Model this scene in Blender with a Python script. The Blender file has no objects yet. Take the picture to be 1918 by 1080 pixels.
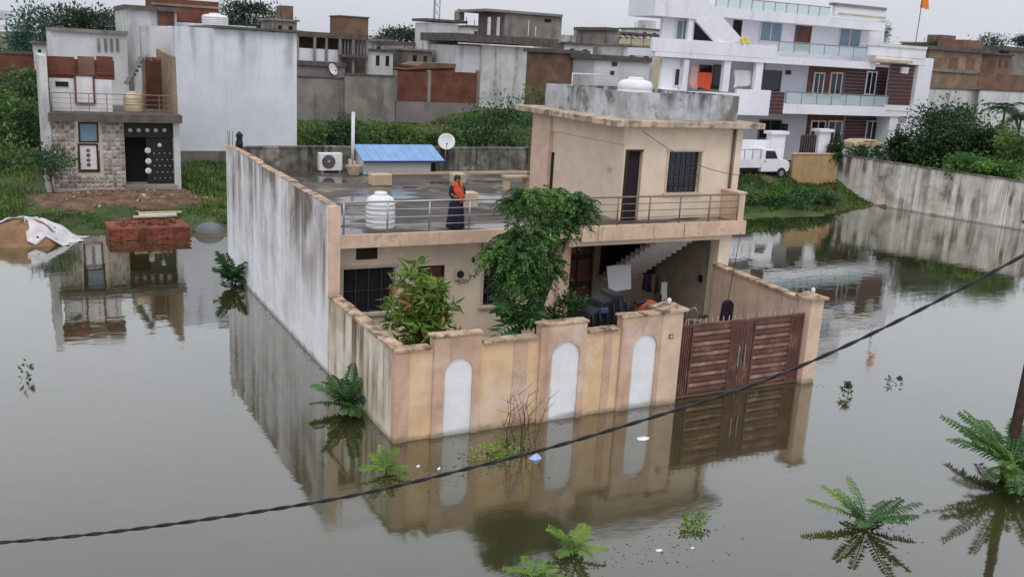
import bpy, math, random
import numpy as np
from mathutils import Matrix, Vector
random.seed(7); rng = np.random.default_rng(7)
S = bpy.context.scene
COL = S.collection
rad = math.radians

# ------------------------------------------------------------------ camera
F_PX, PITCH, ROLL, YAW = 1763.38, 0.24108, 0.05521, 0.49171
CAM = np.array([-7.27, -18.917, 8.761])
fw = np.array([math.sin(YAW)*math.cos(PITCH), math.cos(YAW)*math.cos(PITCH), -math.sin(PITCH)])
_r = np.array([math.cos(YAW), -math.sin(YAW), 0.0]); _u = np.cross(_r, fw)
rt = _r*math.cos(ROLL) + _u*math.sin(ROLL); up = -_r*math.sin(ROLL) + _u*math.cos(ROLL)
cd = bpy.data.cameras.new('camera'); cam = bpy.data.objects.new('camera', cd); COL.objects.link(cam)
cd.sensor_width = 36.0; cd.lens = F_PX*36/1918; cd.clip_start = 0.1; cd.clip_end = 4000
M = Matrix(((rt[0], up[0], -fw[0], CAM[0]), (rt[1], up[1], -fw[1], CAM[1]), (rt[2], up[2], -fw[2], CAM[2]), (0, 0, 0, 1)))
cam.matrix_world = M
S.camera = cam
S.render.resolution_x, S.render.resolution_y = 1024, 576

# ------------------------------------------------------------------ sky, sun, exposure
SUN_EL, SUN_AZ = 58.0, 205.0          # compass-like: direction the light comes from, clockwise from +Y
w = bpy.data.worlds.new('World'); S.world = w; w.use_nodes = True
nt = w.node_tree; nt.nodes.clear()
o_ = nt.nodes.new('ShaderNodeOutputWorld'); bg = nt.nodes.new('ShaderNodeBackground')
sky = nt.nodes.new('ShaderNodeTexSky'); sky.sky_type = 'NISHITA'; sky.sun_disc = False
sky.sun_elevation = rad(SUN_EL); sky.sun_rotation = rad(SUN_AZ); sky.air_density = 1.5; sky.dust_density = 4.0
hs = nt.nodes.new('ShaderNodeHueSaturation'); hs.inputs['Saturation'].default_value = 0.35
tc = nt.nodes.new('ShaderNodeTexCoord'); mp = nt.nodes.new('ShaderNodeMapping'); mp.inputs['Scale'].default_value = (1.2, 1.2, 3.0)
nz = nt.nodes.new('ShaderNodeTexNoise'); nz.inputs['Scale'].default_value = 1.6; nz.inputs['Detail'].default_value = 5
cr = nt.nodes.new('ShaderNodeValToRGB')
cr.color_ramp.elements[0].position = 0.3; cr.color_ramp.elements[0].color = (5.15, 5.4, 6.05, 1)
cr.color_ramp.elements[1].position = 0.7; cr.color_ramp.elements[1].color = (6.3, 6.4, 6.9, 1)
mx = nt.nodes.new('ShaderNodeMix'); mx.data_type = 'RGBA'; mx.inputs['Factor'].default_value = 0.86
L = nt.links.new
L(tc.outputs['Generated'], mp.inputs['Vector']); L(mp.outputs['Vector'], nz.inputs['Vector']); L(nz.outputs['Fac'], cr.inputs['Fac'])
L(sky.outputs['Color'], hs.inputs['Color']); L(hs.outputs['Color'], mx.inputs['A']); L(cr.outputs['Color'], mx.inputs['B'])
# overcast sky: luminance grows smoothly from the horizon to the zenith, the same all round
sxyz = nt.nodes.new('ShaderNodeSeparateXYZ'); L(tc.outputs['Generated'], sxyz.inputs[0])
ovr = nt.nodes.new('ShaderNodeMapRange'); ovr.inputs[1].default_value = 0.0; ovr.inputs[2].default_value = 1.0; ovr.inputs[3].default_value = 1.0; ovr.inputs[4].default_value = 1.65; zc = nt.nodes.new('ShaderNodeMath'); zc.operation = 'MAXIMUM'; zc.inputs[1].default_value = 0.0; L(sxyz.outputs['Z'], zc.inputs[0]); zp = nt.nodes.new('ShaderNodeMath'); zp.operation = 'POWER'; zp.inputs[1].default_value = 0.55; L(zc.outputs[0], zp.inputs[0]); L(zp.outputs[0], ovr.inputs[0])
ovm = nt.nodes.new('ShaderNodeVectorMath'); ovm.operation = 'SCALE'; L(mx.outputs['Result'], ovm.inputs[0]); L(ovr.outputs[0], ovm.inputs['Scale'])
L(ovm.outputs['Vector'], bg.inputs['Color']); bg.inputs['Strength'].default_value = 0.1; L(bg.outputs['Background'], o_.inputs['Surface'])
sd = bpy.data.lights.new('sun', 'SUN'); sd.energy = 0.7; sd.angle = rad(20); sd.color = (1.0, 0.96, 0.9)
so = bpy.data.objects.new('sun', sd); COL.objects.link(so)
_az = rad(SUN_AZ); _dir = Vector((math.sin(_az)*math.cos(rad(SUN_EL)), math.cos(_az)*math.cos(rad(SUN_EL)), math.sin(rad(SUN_EL))))
so.rotation_euler = _dir.to_track_quat('Z', 'Y').to_euler(); so.location = (0, -30, 60)
S.view_settings.view_transform = 'Standard'; S.view_settings.look = 'None'
S.view_settings.exposure = 0.22; S.view_settings.gamma = 1.0; S.view_settings.use_curve_mapping = False

# ------------------------------------------------------------------ measuring helpers (photo pixel -> place on a known plane)
def ray(u, v): return fw + rt*(u-959)/F_PX + up*(540-v)/F_PX
def onz(u, v, z=0.0): d = ray(u, v); return CAM + d*(z-CAM[2])/d[2]
def ony(u, v, y): d = ray(u, v); return CAM + d*(y-CAM[1])/d[1]
def R(u0, v0, u1, v1, Y):
    um, vm = (u0+u1)/2, (v0+v1)/2
    return ony(u0, vm, Y)[0], ony(u1, vm, Y)[0], ony(um, v1, Y)[2], ony(um, v0, Y)[2]

# ------------------------------------------------------------------ materials
def mat(name, col, rough=0.85, var=0.18, vscale=2.0, bump=0.15, bscale=25.0, streak=None, patch=None, metal=0.0, spec=0.3, top=None, fine=0.1, trans=0.0, wet=0.0):
    """streak=(colour, amount, density, lo, hi); patch=(colour, amount, scale, lo, hi); top=(z_lo, z_hi): streaks run down from z_hi"""
    m = bpy.data.materials.new(name); m.use_nodes = True
    t = m.node_tree; N = t.nodes.new; K = t.links.new
    b = t.nodes['Principled BSDF']; b.inputs['Roughness'].default_value = rough; b.inputs['Metallic'].default_value = metal
    b.inputs['Specular IOR Level'].default_value = spec
    geo = N('ShaderNodeNewGeometry'); P = geo.outputs['Position']
    def noise(scale, detail=4, vec=None, r=0.55):
        n = N('ShaderNodeTexNoise'); n.inputs['Scale'].default_value = scale; n.inputs['Detail'].default_value = detail
        n.inputs['Roughness'].default_value = r; K(vec or P, n.inputs['Vector']); return n.outputs['Fac']
    def ramp(fac, lo, hi, a=0.0, c=1.0):
        r = N('ShaderNodeMapRange'); r.interpolation_type = 'SMOOTHSTEP'; r.inputs[1].default_value = lo; r.inputs[2].default_value = hi
        r.inputs[3].default_value = a; r.inputs[4].default_value = c; K(fac, r.inputs[0]); return r.outputs[0]
    def mix(fac, A, B, mode='MIX'):
        x = N('ShaderNodeMix'); x.data_type = 'RGBA'; x.blend_type = mode
        if isinstance(fac, float): x.inputs['Factor'].default_value = fac
        else: K(fac, x.inputs['Factor'])
        for s, val in (('A', A), ('B', B)):
            if isinstance(val, tuple): x.inputs[s].default_value = (*val, 1)
            else: K(val, x.inputs[s])
        return x.outputs['Result']
    def mul(a, c):
        x = N('ShaderNodeMath'); x.operation = 'MULTIPLY'; K(a, x.inputs[0])
        if isinstance(c, float): x.inputs[1].default_value = c
        else: K(c, x.inputs[1])
        return x.outputs[0]
    d = tuple(c*(1-var) for c in col); l = tuple(min(1, c*(1+var*0.7)) for c in col)
    c = mix(ramp(noise(vscale, 5), 0.35, 0.65), d, l)
    if fine: c = mix(ramp(noise(vscale*14, 3), 0.3, 0.7, 0, fine*2), c, tuple(x*0.6 for x in col))
    if patch:
        pc, pa, ps, lo, hi = patch
        c = mix(mul(ramp(noise(ps, 6, r=0.62), lo, hi), float(pa)), c, pc)
    if streak:
        sc, sa, dens, lo, hi = streak
        mpn = N('ShaderNodeMapping'); mpn.inputs['Scale'].default_value = (dens, dens, dens*0.07); K(P, mpn.inputs['Vector'])
        f = ramp(noise(1.0, 6, mpn.outputs['Vector'], 0.6), lo, hi)
        if top:
            sx = N('ShaderNodeSeparateXYZ'); K(P, sx.inputs[0])
            wob = N('ShaderNodeMath'); wob.operation = 'ADD'; K(sx.outputs['Z'], wob.inputs[0])
            K(mul(noise(3.0, 3, mpn.outputs['Vector']), float((top[1]-top[0])*0.9)), wob.inputs[1])
            f = mul(f, ramp(wob.outputs[0], top[0]+(top[1]-top[0])*0.45, top[1]+(top[1]-top[0])*0.45, 0.12, 1.0))
        f = mul(f, ramp(noise(0.55, 4), 0.36, 0.6, 0.3, 1.0))
        c = mix(mul(f, float(sa)), c, sc)
    if wet:
        sw_ = N('ShaderNodeSeparateXYZ'); K(P, sw_.inputs[0]); aw = N('ShaderNodeMath'); aw.operation = 'ADD'; K(sw_.outputs['Z'], aw.inputs[0]); K(mul(noise(2.2, 5), 0.34), aw.inputs[1])
        c = mix(ramp(aw.outputs[0], 0.17, 0.36, float(wet), 0.0), c, (0.10, 0.085, 0.05))
    K(c, b.inputs['Base Color'])
    if bump:
        bn = N('ShaderNodeBump'); bn.inputs['Strength'].default_value = bump; bn.inputs['Distance'].default_value = 0.03
        K(noise(bscale, 4), bn.inputs['Height']); K(bn.outputs['Normal'], b.inputs['Normal'])
    if trans:
        tr = N('ShaderNodeBsdfTranslucent'); K(c, tr.inputs['Color']); ms = N('ShaderNodeMixShader'); ms.inputs[0].default_value = trans
        K(b.outputs[0], ms.inputs[1]); K(tr.outputs[0], ms.inputs[2]); K(ms.outputs[0], t.nodes['Material Output'].inputs['Surface'])
    return m
def flat(name, col, rough=0.6, metal=0.0, spec=0.4): return mat(name, col, rough, 0.08, 4, 0.0, spec=spec, metal=metal, fine=0.04)

DIRT = (0.035, 0.03, 0.025)
M_ = {}
M_['leftwall'] = mat('white_plaster_streaked', (0.80, 0.79, 0.82), streak=((0.12, 0.085, 0.055), 0.95, 1.4, 0.34, 0.58), top=(0.2, 4.9), patch=((0.52, 0.46, 0.38), 0.55, 0.5, 0.52, 0.68), var=0.08, wet=0.6)
M_['sidewall'] = mat('beige_plaster_streaked', (0.70, 0.63, 0.53), streak=((0.14, 0.10, 0.065), 0.97, 2.1, 0.45, 0.6), top=(-1.6, 2.2), patch=((0.52, 0.38, 0.25), 0.7, 0.8, 0.5, 0.66), var=0.12, wet=0.6)
M_['peach'] = mat('peach_wall_paint', (0.69, 0.50, 0.38), streak=((0.33, 0.23, 0.16), 0.6, 2.2, 0.5, 0.7), var=0.1, wet=0.6)
M_['cream'] = mat('cream_wall_paint', (0.76, 0.62, 0.485), streak=((0.50, 0.38, 0.29), 0.4, 1.1, 0.58, 0.8), var=0.07)
M_['cream_dirty'] = mat('cream_trim_paint', (0.68, 0.49, 0.36), streak=((0.10, 0.07, 0.05), 0.75, 7.0, 0.56, 0.72), patch=((0.2, 0.13, 0.09), 0.6, 2.0, 0.55, 0.7), var=0.15)
M_['ochre'] = mat('ochre_panel_paint', (0.70, 0.48, 0.29), streak=((0.75, 0.60, 0.45), 0.5, 1.2, 0.5, 0.7), patch=((0.76, 0.62, 0.52), 0.6, 0.7, 0.46, 0.66), var=0.1, wet=0.6)
M_['brownband'] = mat('rose_brown_band_paint', (0.56, 0.37, 0.27), patch=((0.72, 0.58, 0.50), 0.6, 0.7, 0.46, 0.64), streak=((0.30, 0.18, 0.13), 0.6, 2.2, 0.5, 0.7), var=0.12, wet=0.6)
M_['whitearch'] = mat('white_niche_paint', (0.80, 0.80, 0.83), streak=((0.6, 0.55, 0.5), 0.3, 2.0, 0.55, 0.75), var=0.05, wet=0.6)
M_['coping'] = mat('weathered_coping', (0.52, 0.37, 0.26), patch=((0.10, 0.08, 0.05), 0.8, 3.0, 0.46, 0.62), var=0.3)
M_['mossy'] = mat('mossy_concrete', (0.17, 0.155, 0.135), streak=((0.02, 0.02, 0.016), 0.9, 6.0, 0.48, 0.66), patch=((0.40, 0.37, 0.33), 0.8, 1.1, 0.52, 0.66), var=0.45)
M_['greypar'] = mat('grey_parapet_plaster', (0.52, 0.54, 0.56), streak=((0.055, 0.055, 0.04), 0.97, 2.0, 0.38, 0.58), top=(6.75, 8.0), patch=((0.13, 0.12, 0.09), 0.8, 1.2, 0.5, 0.64), var=0.2)
M_['steel'] = flat('railing_steel', (0.36, 0.38, 0.40), 0.35, 0.7)
M_['brownsteel'] = flat('railing_brown_paint', (0.24, 0.17, 0.12), 0.5, 0.2)
M_['gate'] = mat('maroon_gate_paint', (0.135, 0.062, 0.05), 0.5, 0.25, 3, 0.05, patch=((0.30, 0.16, 0.12), 0.6, 1.6, 0.52, 0.68), wet=0.6)
M_['gatelight'] = mat('maroon_slat_paint', (0.26, 0.145, 0.11), 0.45, 0.25, 3, 0.05, patch=((0.45, 0.30, 0.24), 0.6, 2.2, 0.5, 0.66))
M_['spike'] = flat('gate_spike_paint', (0.45, 0.33, 0.28))
M_['darkwood'] = mat('dark_wood', (0.035, 0.018, 0.013), 0.5, 0.3)
M_['brownwood'] = mat('brown_wood', (0.14, 0.055, 0.035), 0.5, 0.3)
M_['void'] = mat('unlit_interior', (0.02, 0.018, 0.02), 0.9, 0.1, bump=0)
M_['glass'] = flat('dark_window_glass', (0.015, 0.017, 0.022), 0.08, 0, 0.6)
M_['blueglass'] = flat('bluish_window_glass', (0.16, 0.25, 0.32), 0.12, 0, 0.6)
M_['bars'] = flat('window_grille_iron', (0.05, 0.05, 0.055), 0.5)
M_['frame'] = mat('window_surround_paint', (0.55, 0.47, 0.40), var=0.1)
M_['stair'] = mat('stair_cement', (0.50, 0.45, 0.43), var=0.12)
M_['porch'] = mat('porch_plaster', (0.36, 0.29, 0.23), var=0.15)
M_['white'] = mat('white_plastic', (0.78, 0.78, 0.80), 0.45, 0.05, bump=0.02)
M_['whitedirty'] = mat('dirty_white_paint', (0.72, 0.71, 0.72), streak=((0.35, 0.32, 0.3), 0.5, 1.5, 0.5, 0.7), var=0.08)
M_['blue'] = mat('blue_roof_sheet', (0.20, 0.36, 0.62), 0.4, 0.1, bump=0.03)
M_['bluedark'] = flat('blue_roof_trim', (0.03, 0.05, 0.16))
M_['black'] = flat('black_plastic', (0.014, 0.014, 0.016), 0.55)
M_['dark'] = mat('dark_tarpaulin', (0.02, 0.022, 0.026), 0.5, 0.4, bump=0.4, bscale=8)
M_['creamblock'] = mat('cream_cement_block', (0.58, 0.47, 0.32), var=0.15)
M_['bwhite'] = mat('white_building_plaster', (0.74, 0.76, 0.83), streak=((0.20, 0.19, 0.19), 0.9, 0.8, 0.45, 0.66), top=(5.5, 9.8), var=0.07, vscale=0.5)
M_['bwhite2'] = mat('old_white_plaster', (0.60, 0.60, 0.60), streak=((0.16, 0.15, 0.14), 0.85, 0.9, 0.48, 0.66), var=0.15, vscale=0.6)
M_['bwhite3'] = mat('far_white_plaster', (0.66, 0.66, 0.67), streak=((0.3, 0.28, 0.26), 0.6, 0.6, 0.5, 0.7), var=0.12, vscale=0.4)
M_['concrete'] = mat('grey_concrete', (0.24, 0.22, 0.20), streak=((0.09, 0.08, 0.07), 0.7, 1.0, 0.5, 0.68), patch=((0.36, 0.32, 0.27), 0.6, 0.35, 0.5, 0.65), var=0.2, vscale=0.6)
M_['concrete2'] = mat('purplish_grey_concrete', (0.25, 0.22, 0.22), streak=((0.14, 0.12, 0.12), 0.6, 0.8, 0.5, 0.7), var=0.15, vscale=0.5)
M_['slab'] = mat('dark_slab_edge', (0.12, 0.10, 0.09), var=0.25)
M_['lilac'] = mat('white_house_paint', (0.80, 0.80, 0.86), var=0.04, vscale=0.4, streak=((0.50, 0.49, 0.50), 0.6, 1.0, 0.52, 0.72))
M_['lilacwall'] = mat('lilac_wall_paint', (0.58, 0.57, 0.65), var=0.05, vscale=0.4)
M_['maroon'] = mat('maroon_cladding', (0.085, 0.03, 0.032), 0.5, 0.15)
M_['joint'] = flat('pale_cladding_joint', (0.42, 0.36, 0.37))
M_['stained'] = mat('stained_boundary_plaster', (0.70, 0.66, 0.62), streak=((0.07, 0.05, 0.035), 0.97, 1.7, 0.40, 0.57), top=(-1.4, 3.0), patch=((0.40, 0.29, 0.15), 0.7, 0.7, 0.5, 0.7), var=0.15, vscale=0.8, wet=0.6)
M_['ochrewall'] = mat('ochre_low_wall_paint', (0.42, 0.28, 0.145), streak=((0.3, 0.18, 0.08), 0.5, 1.2, 0.5, 0.7), var=0.12)
M_['mud'] = mat('brown_earth', (0.16, 0.095, 0.06), var=0.4, vscale=1.2, bump=0.6, bscale=6)
M_['sand'] = mat('brown_sand', (0.25, 0.15, 0.08), var=0.25, vscale=1.5, bump=0.4, bscale=8)
M_['tankwhite'] = M_['white']
M_['skin'] = flat('skin', (0.28, 0.15, 0.10), 0.55)
M_['hair'] = flat('black_hair', (0.012, 0.009, 0.008), 0.5)
M_['navy'] = mat('navy_cloth', (0.020, 0.014, 0.035), 0.85, 0.3, 8)
M_['orange'] = mat('orange_cloth', (0.62, 0.09, 0.035), 0.8, 0.2, 8)
M_['cable'] = flat('black_cable_sheath', (0.012, 0.012, 0.014), 0.5)
M_['bark'] = mat('bark', (0.10, 0.065, 0.045), var=0.35, vscale=5, bump=0.6)
def leafmat(name, a, b, scale=6.0, trans=0.25):
    m = mat(name, a, 0.5, 0.3, scale, 0.0, patch=(b, 0.9, scale*0.35, 0.45, 0.62), spec=0.35, fine=0.2, trans=trans); return m
M_['tree'] = leafmat('tree_leaves', (0.05, 0.12, 0.035), (0.13, 0.26, 0.055), 2.0)
M_['mango'] = leafmat('mango_leaves', (0.10, 0.20, 0.04), (0.28, 0.36, 0.07), 5.0)
M_['mangonew'] = leafmat('mango_new_leaves', (0.34, 0.16, 0.06), (0.40, 0.30, 0.08), 6.0)
M_['fern'] = leafmat('pinnate_leaves', (0.07, 0.17, 0.045), (0.18, 0.31, 0.06), 1.6)
M_['fernlight'] = leafmat('young_pinnate_leaves', (0.15, 0.28, 0.045), (0.28, 0.38, 0.08), 2.5)
M_['ferndark'] = leafmat('dark_pinnate_leaves', (0.04, 0.11, 0.035), (0.08, 0.19, 0.045), 2.5)
M_['weed'] = leafmat('weed_leaves', (0.07, 0.15, 0.035), (0.15, 0.23, 0.06), 1.2)
M_['bush'] = leafmat('bush_leaves', (0.03, 0.075, 0.03), (0.055, 0.12, 0.04), 1.2)
M_['far'] = leafmat('far_tree_leaves', (0.045, 0.075, 0.05), (0.07, 0.105, 0.07), 0.5)
M_['farteal'] = leafmat('far_teal_tree_leaves', (0.07, 0.15, 0.13), (0.09, 0.19, 0.16), 0.5)
M_['twig'] = flat('dead_twig', (0.06, 0.045, 0.035), 0.8)

def brickmat(name, a, b, mortar, scale=1.0):
    m = bpy.data.materials.new(name); m.use_nodes = True; t = m.node_tree; N = t.nodes.new; K = t.links.new
    p = t.nodes['Principled BSDF']; p.inputs['Roughness'].default_value = 0.9; p.inputs['Specular IOR Level'].default_value = 0.2
    g = N('ShaderNodeNewGeometry'); sx = N('ShaderNodeSeparateXYZ'); K(g.outputs['Position'], sx.inputs[0])
    ad = N('ShaderNodeMath'); ad.operation = 'ADD'; K(sx.outputs['X'], ad.inputs[0]); K(sx.outputs['Y'], ad.inputs[1])
    cx = N('ShaderNodeCombineXYZ'); K(ad.outputs[0], cx.inputs['X']); K(sx.outputs['Z'], cx.inputs['Y'])
    br = N('ShaderNodeTexBrick'); br.inputs['Scale'].default_value = 4.0*scale; br.inputs['Brick Width'].default_value = 0.95; br.inputs['Row Height'].default_value = 0.34
    br.inputs['Mortar Size'].default_value = 0.03; br.inputs['Color1'].default_value = (*a, 1); br.inputs['Color2'].default_value = (*b, 1); br.inputs['Mortar'].default_value = (*mortar, 1)
    K(cx.outputs[0], br.inputs['Vector'])
    nn = N('ShaderNodeTexNoise'); nn.inputs['Scale'].default_value = 0.8; nn.inputs['Detail'].default_value = 6; K(g.outputs['Position'], nn.inputs['Vector'])
    mr = N('ShaderNodeMapRange'); mr.inputs[1].default_value = 0.35; mr.inputs[2].default_value = 0.7; mr.inputs[3].default_value = 0.65; mr.inputs[4].default_value = 1.1; K(nn.outputs['Fac'], mr.inputs[0])
    mm = N('ShaderNodeMix'); mm.data_type = 'RGBA'; mm.blend_type = 'MULTIPLY'; mm.inputs['Factor'].default_value = 1.0
    K(br.outputs['Color'], mm.inputs['A']); K(mr.outputs[0], mm.inputs['B']); K(mm.outputs['Result'], p.inputs['Base Color'])
    bn = N('ShaderNodeBump'); bn.inputs['Strength'].default_value = 0.4; bn.inputs['Distance'].default_value = 0.02; K(br.outputs['Fac'], bn.inputs['Height']); bn.invert = True; K(bn.outputs['Normal'], p.inputs['Normal'])
    return m
M_['brick'] = brickmat('red_brickwork', (0.17, 0.06, 0.042), (0.215, 0.08, 0.055), (0.17, 0.10, 0.075))
M_['brickbrown'] = brickmat('brown_brickwork', (0.21, 0.12, 0.085), (0.26, 0.15, 0.10), (0.22, 0.17, 0.14))
M_['bricktan'] = brickmat('tan_brickwork', (0.30, 0.20, 0.13), (0.35, 0.25, 0.17), (0.30, 0.26, 0.21))
M_['onebrick'] = mat('fired_brick', (0.22, 0.07, 0.045), var=0.45, vscale=3.0, bump=0.2)

# ------------------------------------------------------------------ mesh helpers
class MB:
    def __init__(s): s.v = []; s.f = []
    def add(s, vs, fs):
        n = len(s.v); s.v += [tuple(map(float, p)) for p in vs]; s.f += [tuple(i+n for i in f) for f in fs]; return s
    def box(s, x0, x1, y0, y1, z0, z1):
        if x0 > x1: x0, x1 = x1, x0
        if y0 > y1: y0, y1 = y1, y0
        if z0 > z1: z0, z1 = z1, z0
        return s.add([(x0,y0,z0),(x1,y0,z0),(x1,y1,z0),(x0,y1,z0),(x0,y0,z1),(x1,y0,z1),(x1,y1,z1),(x0,y1,z1)],
                     [(0,3,2,1),(4,5,6,7),(0,1,5,4),(1,2,6,5),(2,3,7,6),(3,0,4,7)])
    def prism(s, pts, a, b, axis='y'):
        n = len(pts)
        def mk(p, t): return {'y': (p[0], t, p[1]), 'x': (t, p[0], p[1]), 'z': (p[0], p[1], t)}[axis]
        return s.add([mk(p, a) for p in pts]+[mk(p, b) for p in pts],
                     [tuple(range(n)), tuple(range(2*n-1, n-1, -1))]+[(i, i+n, (i+1) % n+n, (i+1) % n) for i in range(n)])
    def tube(s, pts, r, n=6, caps=True):
        pts = [Vector(p) for p in pts]; m = len(pts); rs = r if isinstance(r, (list, tuple)) else [r]*m
        vs = []; prev = None
        for i, p in enumerate(pts):
            d = (pts[min(i+1, m-1)]-pts[max(i-1, 0)]).normalized()
            a = d.orthogonal().normalized() if prev is None else (prev-d*prev.dot(d)).normalized()
            prev = a; b = d.cross(a)
            vs += [p+(a*math.cos(2*math.pi*k/n)+b*math.sin(2*math.pi*k/n))*rs[i] for k in range(n)]
        fs = [(i*n+k, i*n+(k+1) % n, (i+1)*n+(k+1) % n, (i+1)*n+k) for i in range(m-1) for k in range(n)]
        if caps: fs += [tuple(range(n-1, -1, -1)), tuple(range((m-1)*n, m*n))]
        return s.add(vs, fs)
    def lathe(s, cx, cy, prof, n=20, sx=1.0, sy=1.0, wob=0.0):
        vs = []
        for r, z in prof:
            for k in range(n):
                a = 2*math.pi*k/n; q = 1+wob*math.sin(3*a+z*4)+wob*0.7*math.sin(7*a-z*9)
                vs.append((cx+r*q*sx*math.cos(a), cy+r*q*sy*math.sin(a), z))
        m = len(prof)
        fs = [(i*n+k, i*n+(k+1) % n, (i+1)*n+(k+1) % n, (i+1)*n+k) for i in range(m-1) for k in range(n)]
        fs += [tuple(range(n-1, -1, -1)), tuple(range((m-1)*n, m*n))]
        return s.add(vs, fs)
    def wall(s, x0, x1, z0, z1, y0, y1, ops=(), axis='y'):
        xs = sorted({x0, x1, *[o for q in ops for o in q[:2] if x0 < o < x1]})
        for a, b in zip(xs, xs[1:]):
            mid = (a+b)/2; z = z0
            for q in sorted((q for q in ops if q[0] <= mid <= q[1]), key=lambda q: q[2]):
                if q[2] > z: (s.box(a, b, y0, y1, z, q[2]) if axis == 'y' else s.box(y0, y1, a, b, z, q[2]))
                z = max(z, q[3])
            if z < z1: (s.box(a, b, y0, y1, z, z1) if axis == 'y' else s.box(y0, y1, a, b, z, z1))
        return s
    def build(s, name, m, parent=None, smooth=False, label=None, bevel=0.0, local=False):
        me = bpy.data.meshes.new(name); off = Vector((0, 0, 0)); p = parent
        while p is not None and not local: off += p.location; p = p.parent
        me.from_pydata([(a-off.x, b-off.y, c-off.z) for a, b, c in s.v], [], s.f); me.update()
        o = bpy.data.objects.new(name, me); COL.objects.link(o); o.parent = parent
        me.materials.append(M_[m] if isinstance(m, str) else m)
        if smooth:
            for q in me.polygons: q.use_smooth = True
        if label: o['label'] = label
        if bevel:
            bv = o.modifiers.new('bevel', 'BEVEL'); bv.width = bevel; bv.segments = 2; bv.limit_method = 'ANGLE'
        return o
def tag(o, label, cat, group=None, kind=None):
    if label: o['label'] = label
    if cat: o['category'] = cat
    if group: o['group'] = group
    if kind: o['kind'] = kind
    return o
def empty(name, loc, label, cat, group=None):
    o = bpy.data.objects.new(name, None); COL.objects.link(o); o.location = loc; return tag(o, label, cat, group)
def link(o, parent=None, loc=None, rot=None, scale=None):
    COL.objects.link(o); o.parent = parent
    if loc is not None: o.location = loc
    if rot is not None: o.rotation_euler = rot
    if scale is not None: o.scale = scale
    return o
def box(name, m, parent, *a, **k): return MB().box(*a).build(name, m, parent, **k)
def pbox(name, m, parent, px, Y, depth, **k):
    x0, x1, z0, z1 = R(*px, Y); return MB().box(x0, x1, Y, Y+depth, z0, z1).build(name, m, parent, **k)
def mesh_np(name, V, Fq, m, parent=None, smooth=False):
    me = bpy.data.meshes.new(name); k = Fq.shape[1]
    me.vertices.add(len(V)); me.vertices.foreach_set('co', V.astype(np.float32).ravel())
    me.loops.add(Fq.size); me.loops.foreach_set('vertex_index', Fq.astype(np.int32).ravel())
    me.polygons.add(len(Fq)); me.polygons.foreach_set('loop_start', np.arange(0, Fq.size, k, dtype=np.int32))
    if smooth: me.polygons.foreach_set('use_smooth', np.ones(len(Fq), dtype=bool))
    me.update(calc_edges=True); me.validate()
    me.materials.append(M_[m] if isinstance(m, str) else m)
    o = bpy.data.objects.new(name, me); COL.objects.link(o); o.parent = parent; return o
def leaves_np(P, D, ln, wd, curl=0.25):
    """one folded leaf (2 quads) at each point P along direction D"""
    n = len(P); D = D/np.linalg.norm(D, axis=1, keepdims=True)
    side = np.cross(D, rng.normal(size=(n, 3))); side /= np.linalg.norm(side, axis=1, keepdims=True)+1e-9
    nor = np.cross(side, D); ln = np.asarray(ln).reshape(-1, 1)*np.ones((n, 1)); wd = np.asarray(wd).reshape(-1, 1)*np.ones((n, 1))
    tip = P+D*ln-nor*ln*curl*0.6; mid = P+D*ln*0.5
    V = np.stack([P, mid+side*wd*0.5+nor*wd*curl, tip, mid-side*wd*0.5+nor*wd*curl, mid], 1).reshape(-1, 3)
    b = np.arange(n)[:, None]*5
    F = np.concatenate([b+np.array([[0, 4, 2, 1]]), b+np.array([[0, 3, 2, 4]])], 0)
    return V, F
def crown_points(c, rad3, n, clumps, tight=0.35, shell=0.5):
    k = rng.normal(size=(clumps, 3)); k /= np.linalg.norm(k, axis=1, keepdims=True)
    k *= (shell+(1-shell)*rng.random((clumps, 1)))**0.8
    idx = rng.integers(0, clumps, n)
    off = rng.normal(size=(n, 3))*tight*(0.6+0.8*rng.random((clumps, 1)))[idx]
    p = k[idx]+off
    return np.array(c)+p*np.array(rad3), p
def bush(name, label, c, r3, n, ls, m, parent=None, cat='bush', group=None, clumps=18, stem=True, tight=0.3, droop=0.15, base=None, part='foliage', lw=0.5):
    base = base if base is not None else (c[0], c[1], c[2]-r3[2])
    root = parent or empty(name, base, label, cat, group)
    P, p = crown_points(c, r3, n, clumps, tight)
    D = p/(np.linalg.norm(p, axis=1, keepdims=True)+1e-6)+rng.normal(size=(n, 3))*0.7+np.array([0, 0, -droop])
    V, F = leaves_np(P, D, ls*(0.6+0.8*rng.random(n)), ls*lw*(0.7+0.6*rng.random(n)))
    off = Vector((0, 0, 0)); q = root
    while q is not None: off += q.location; q = q.parent
    mesh_np(part, V-np.array(off), F, m, root)
    if stem:
        mb = MB(); b = Vector(base)
        for i in range(5):
            a = rng.random()*6.28; e = Vector(c)+Vector((math.cos(a)*r3[0]*0.6, math.sin(a)*r3[1]*0.6, r3[2]*(0.1+0.5*rng.random())))
            mb.tube([b+Vector((0, 0, -0.3)), b.lerp(e, 0.45)+Vector((0, 0, 0.05*r3[2])), e], [0.03*r3[0]+0.012, 0.02*r3[0]+0.01, 0.006], 5)
        mb.build('stem', 'bark', root, True)
    return root

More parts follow.
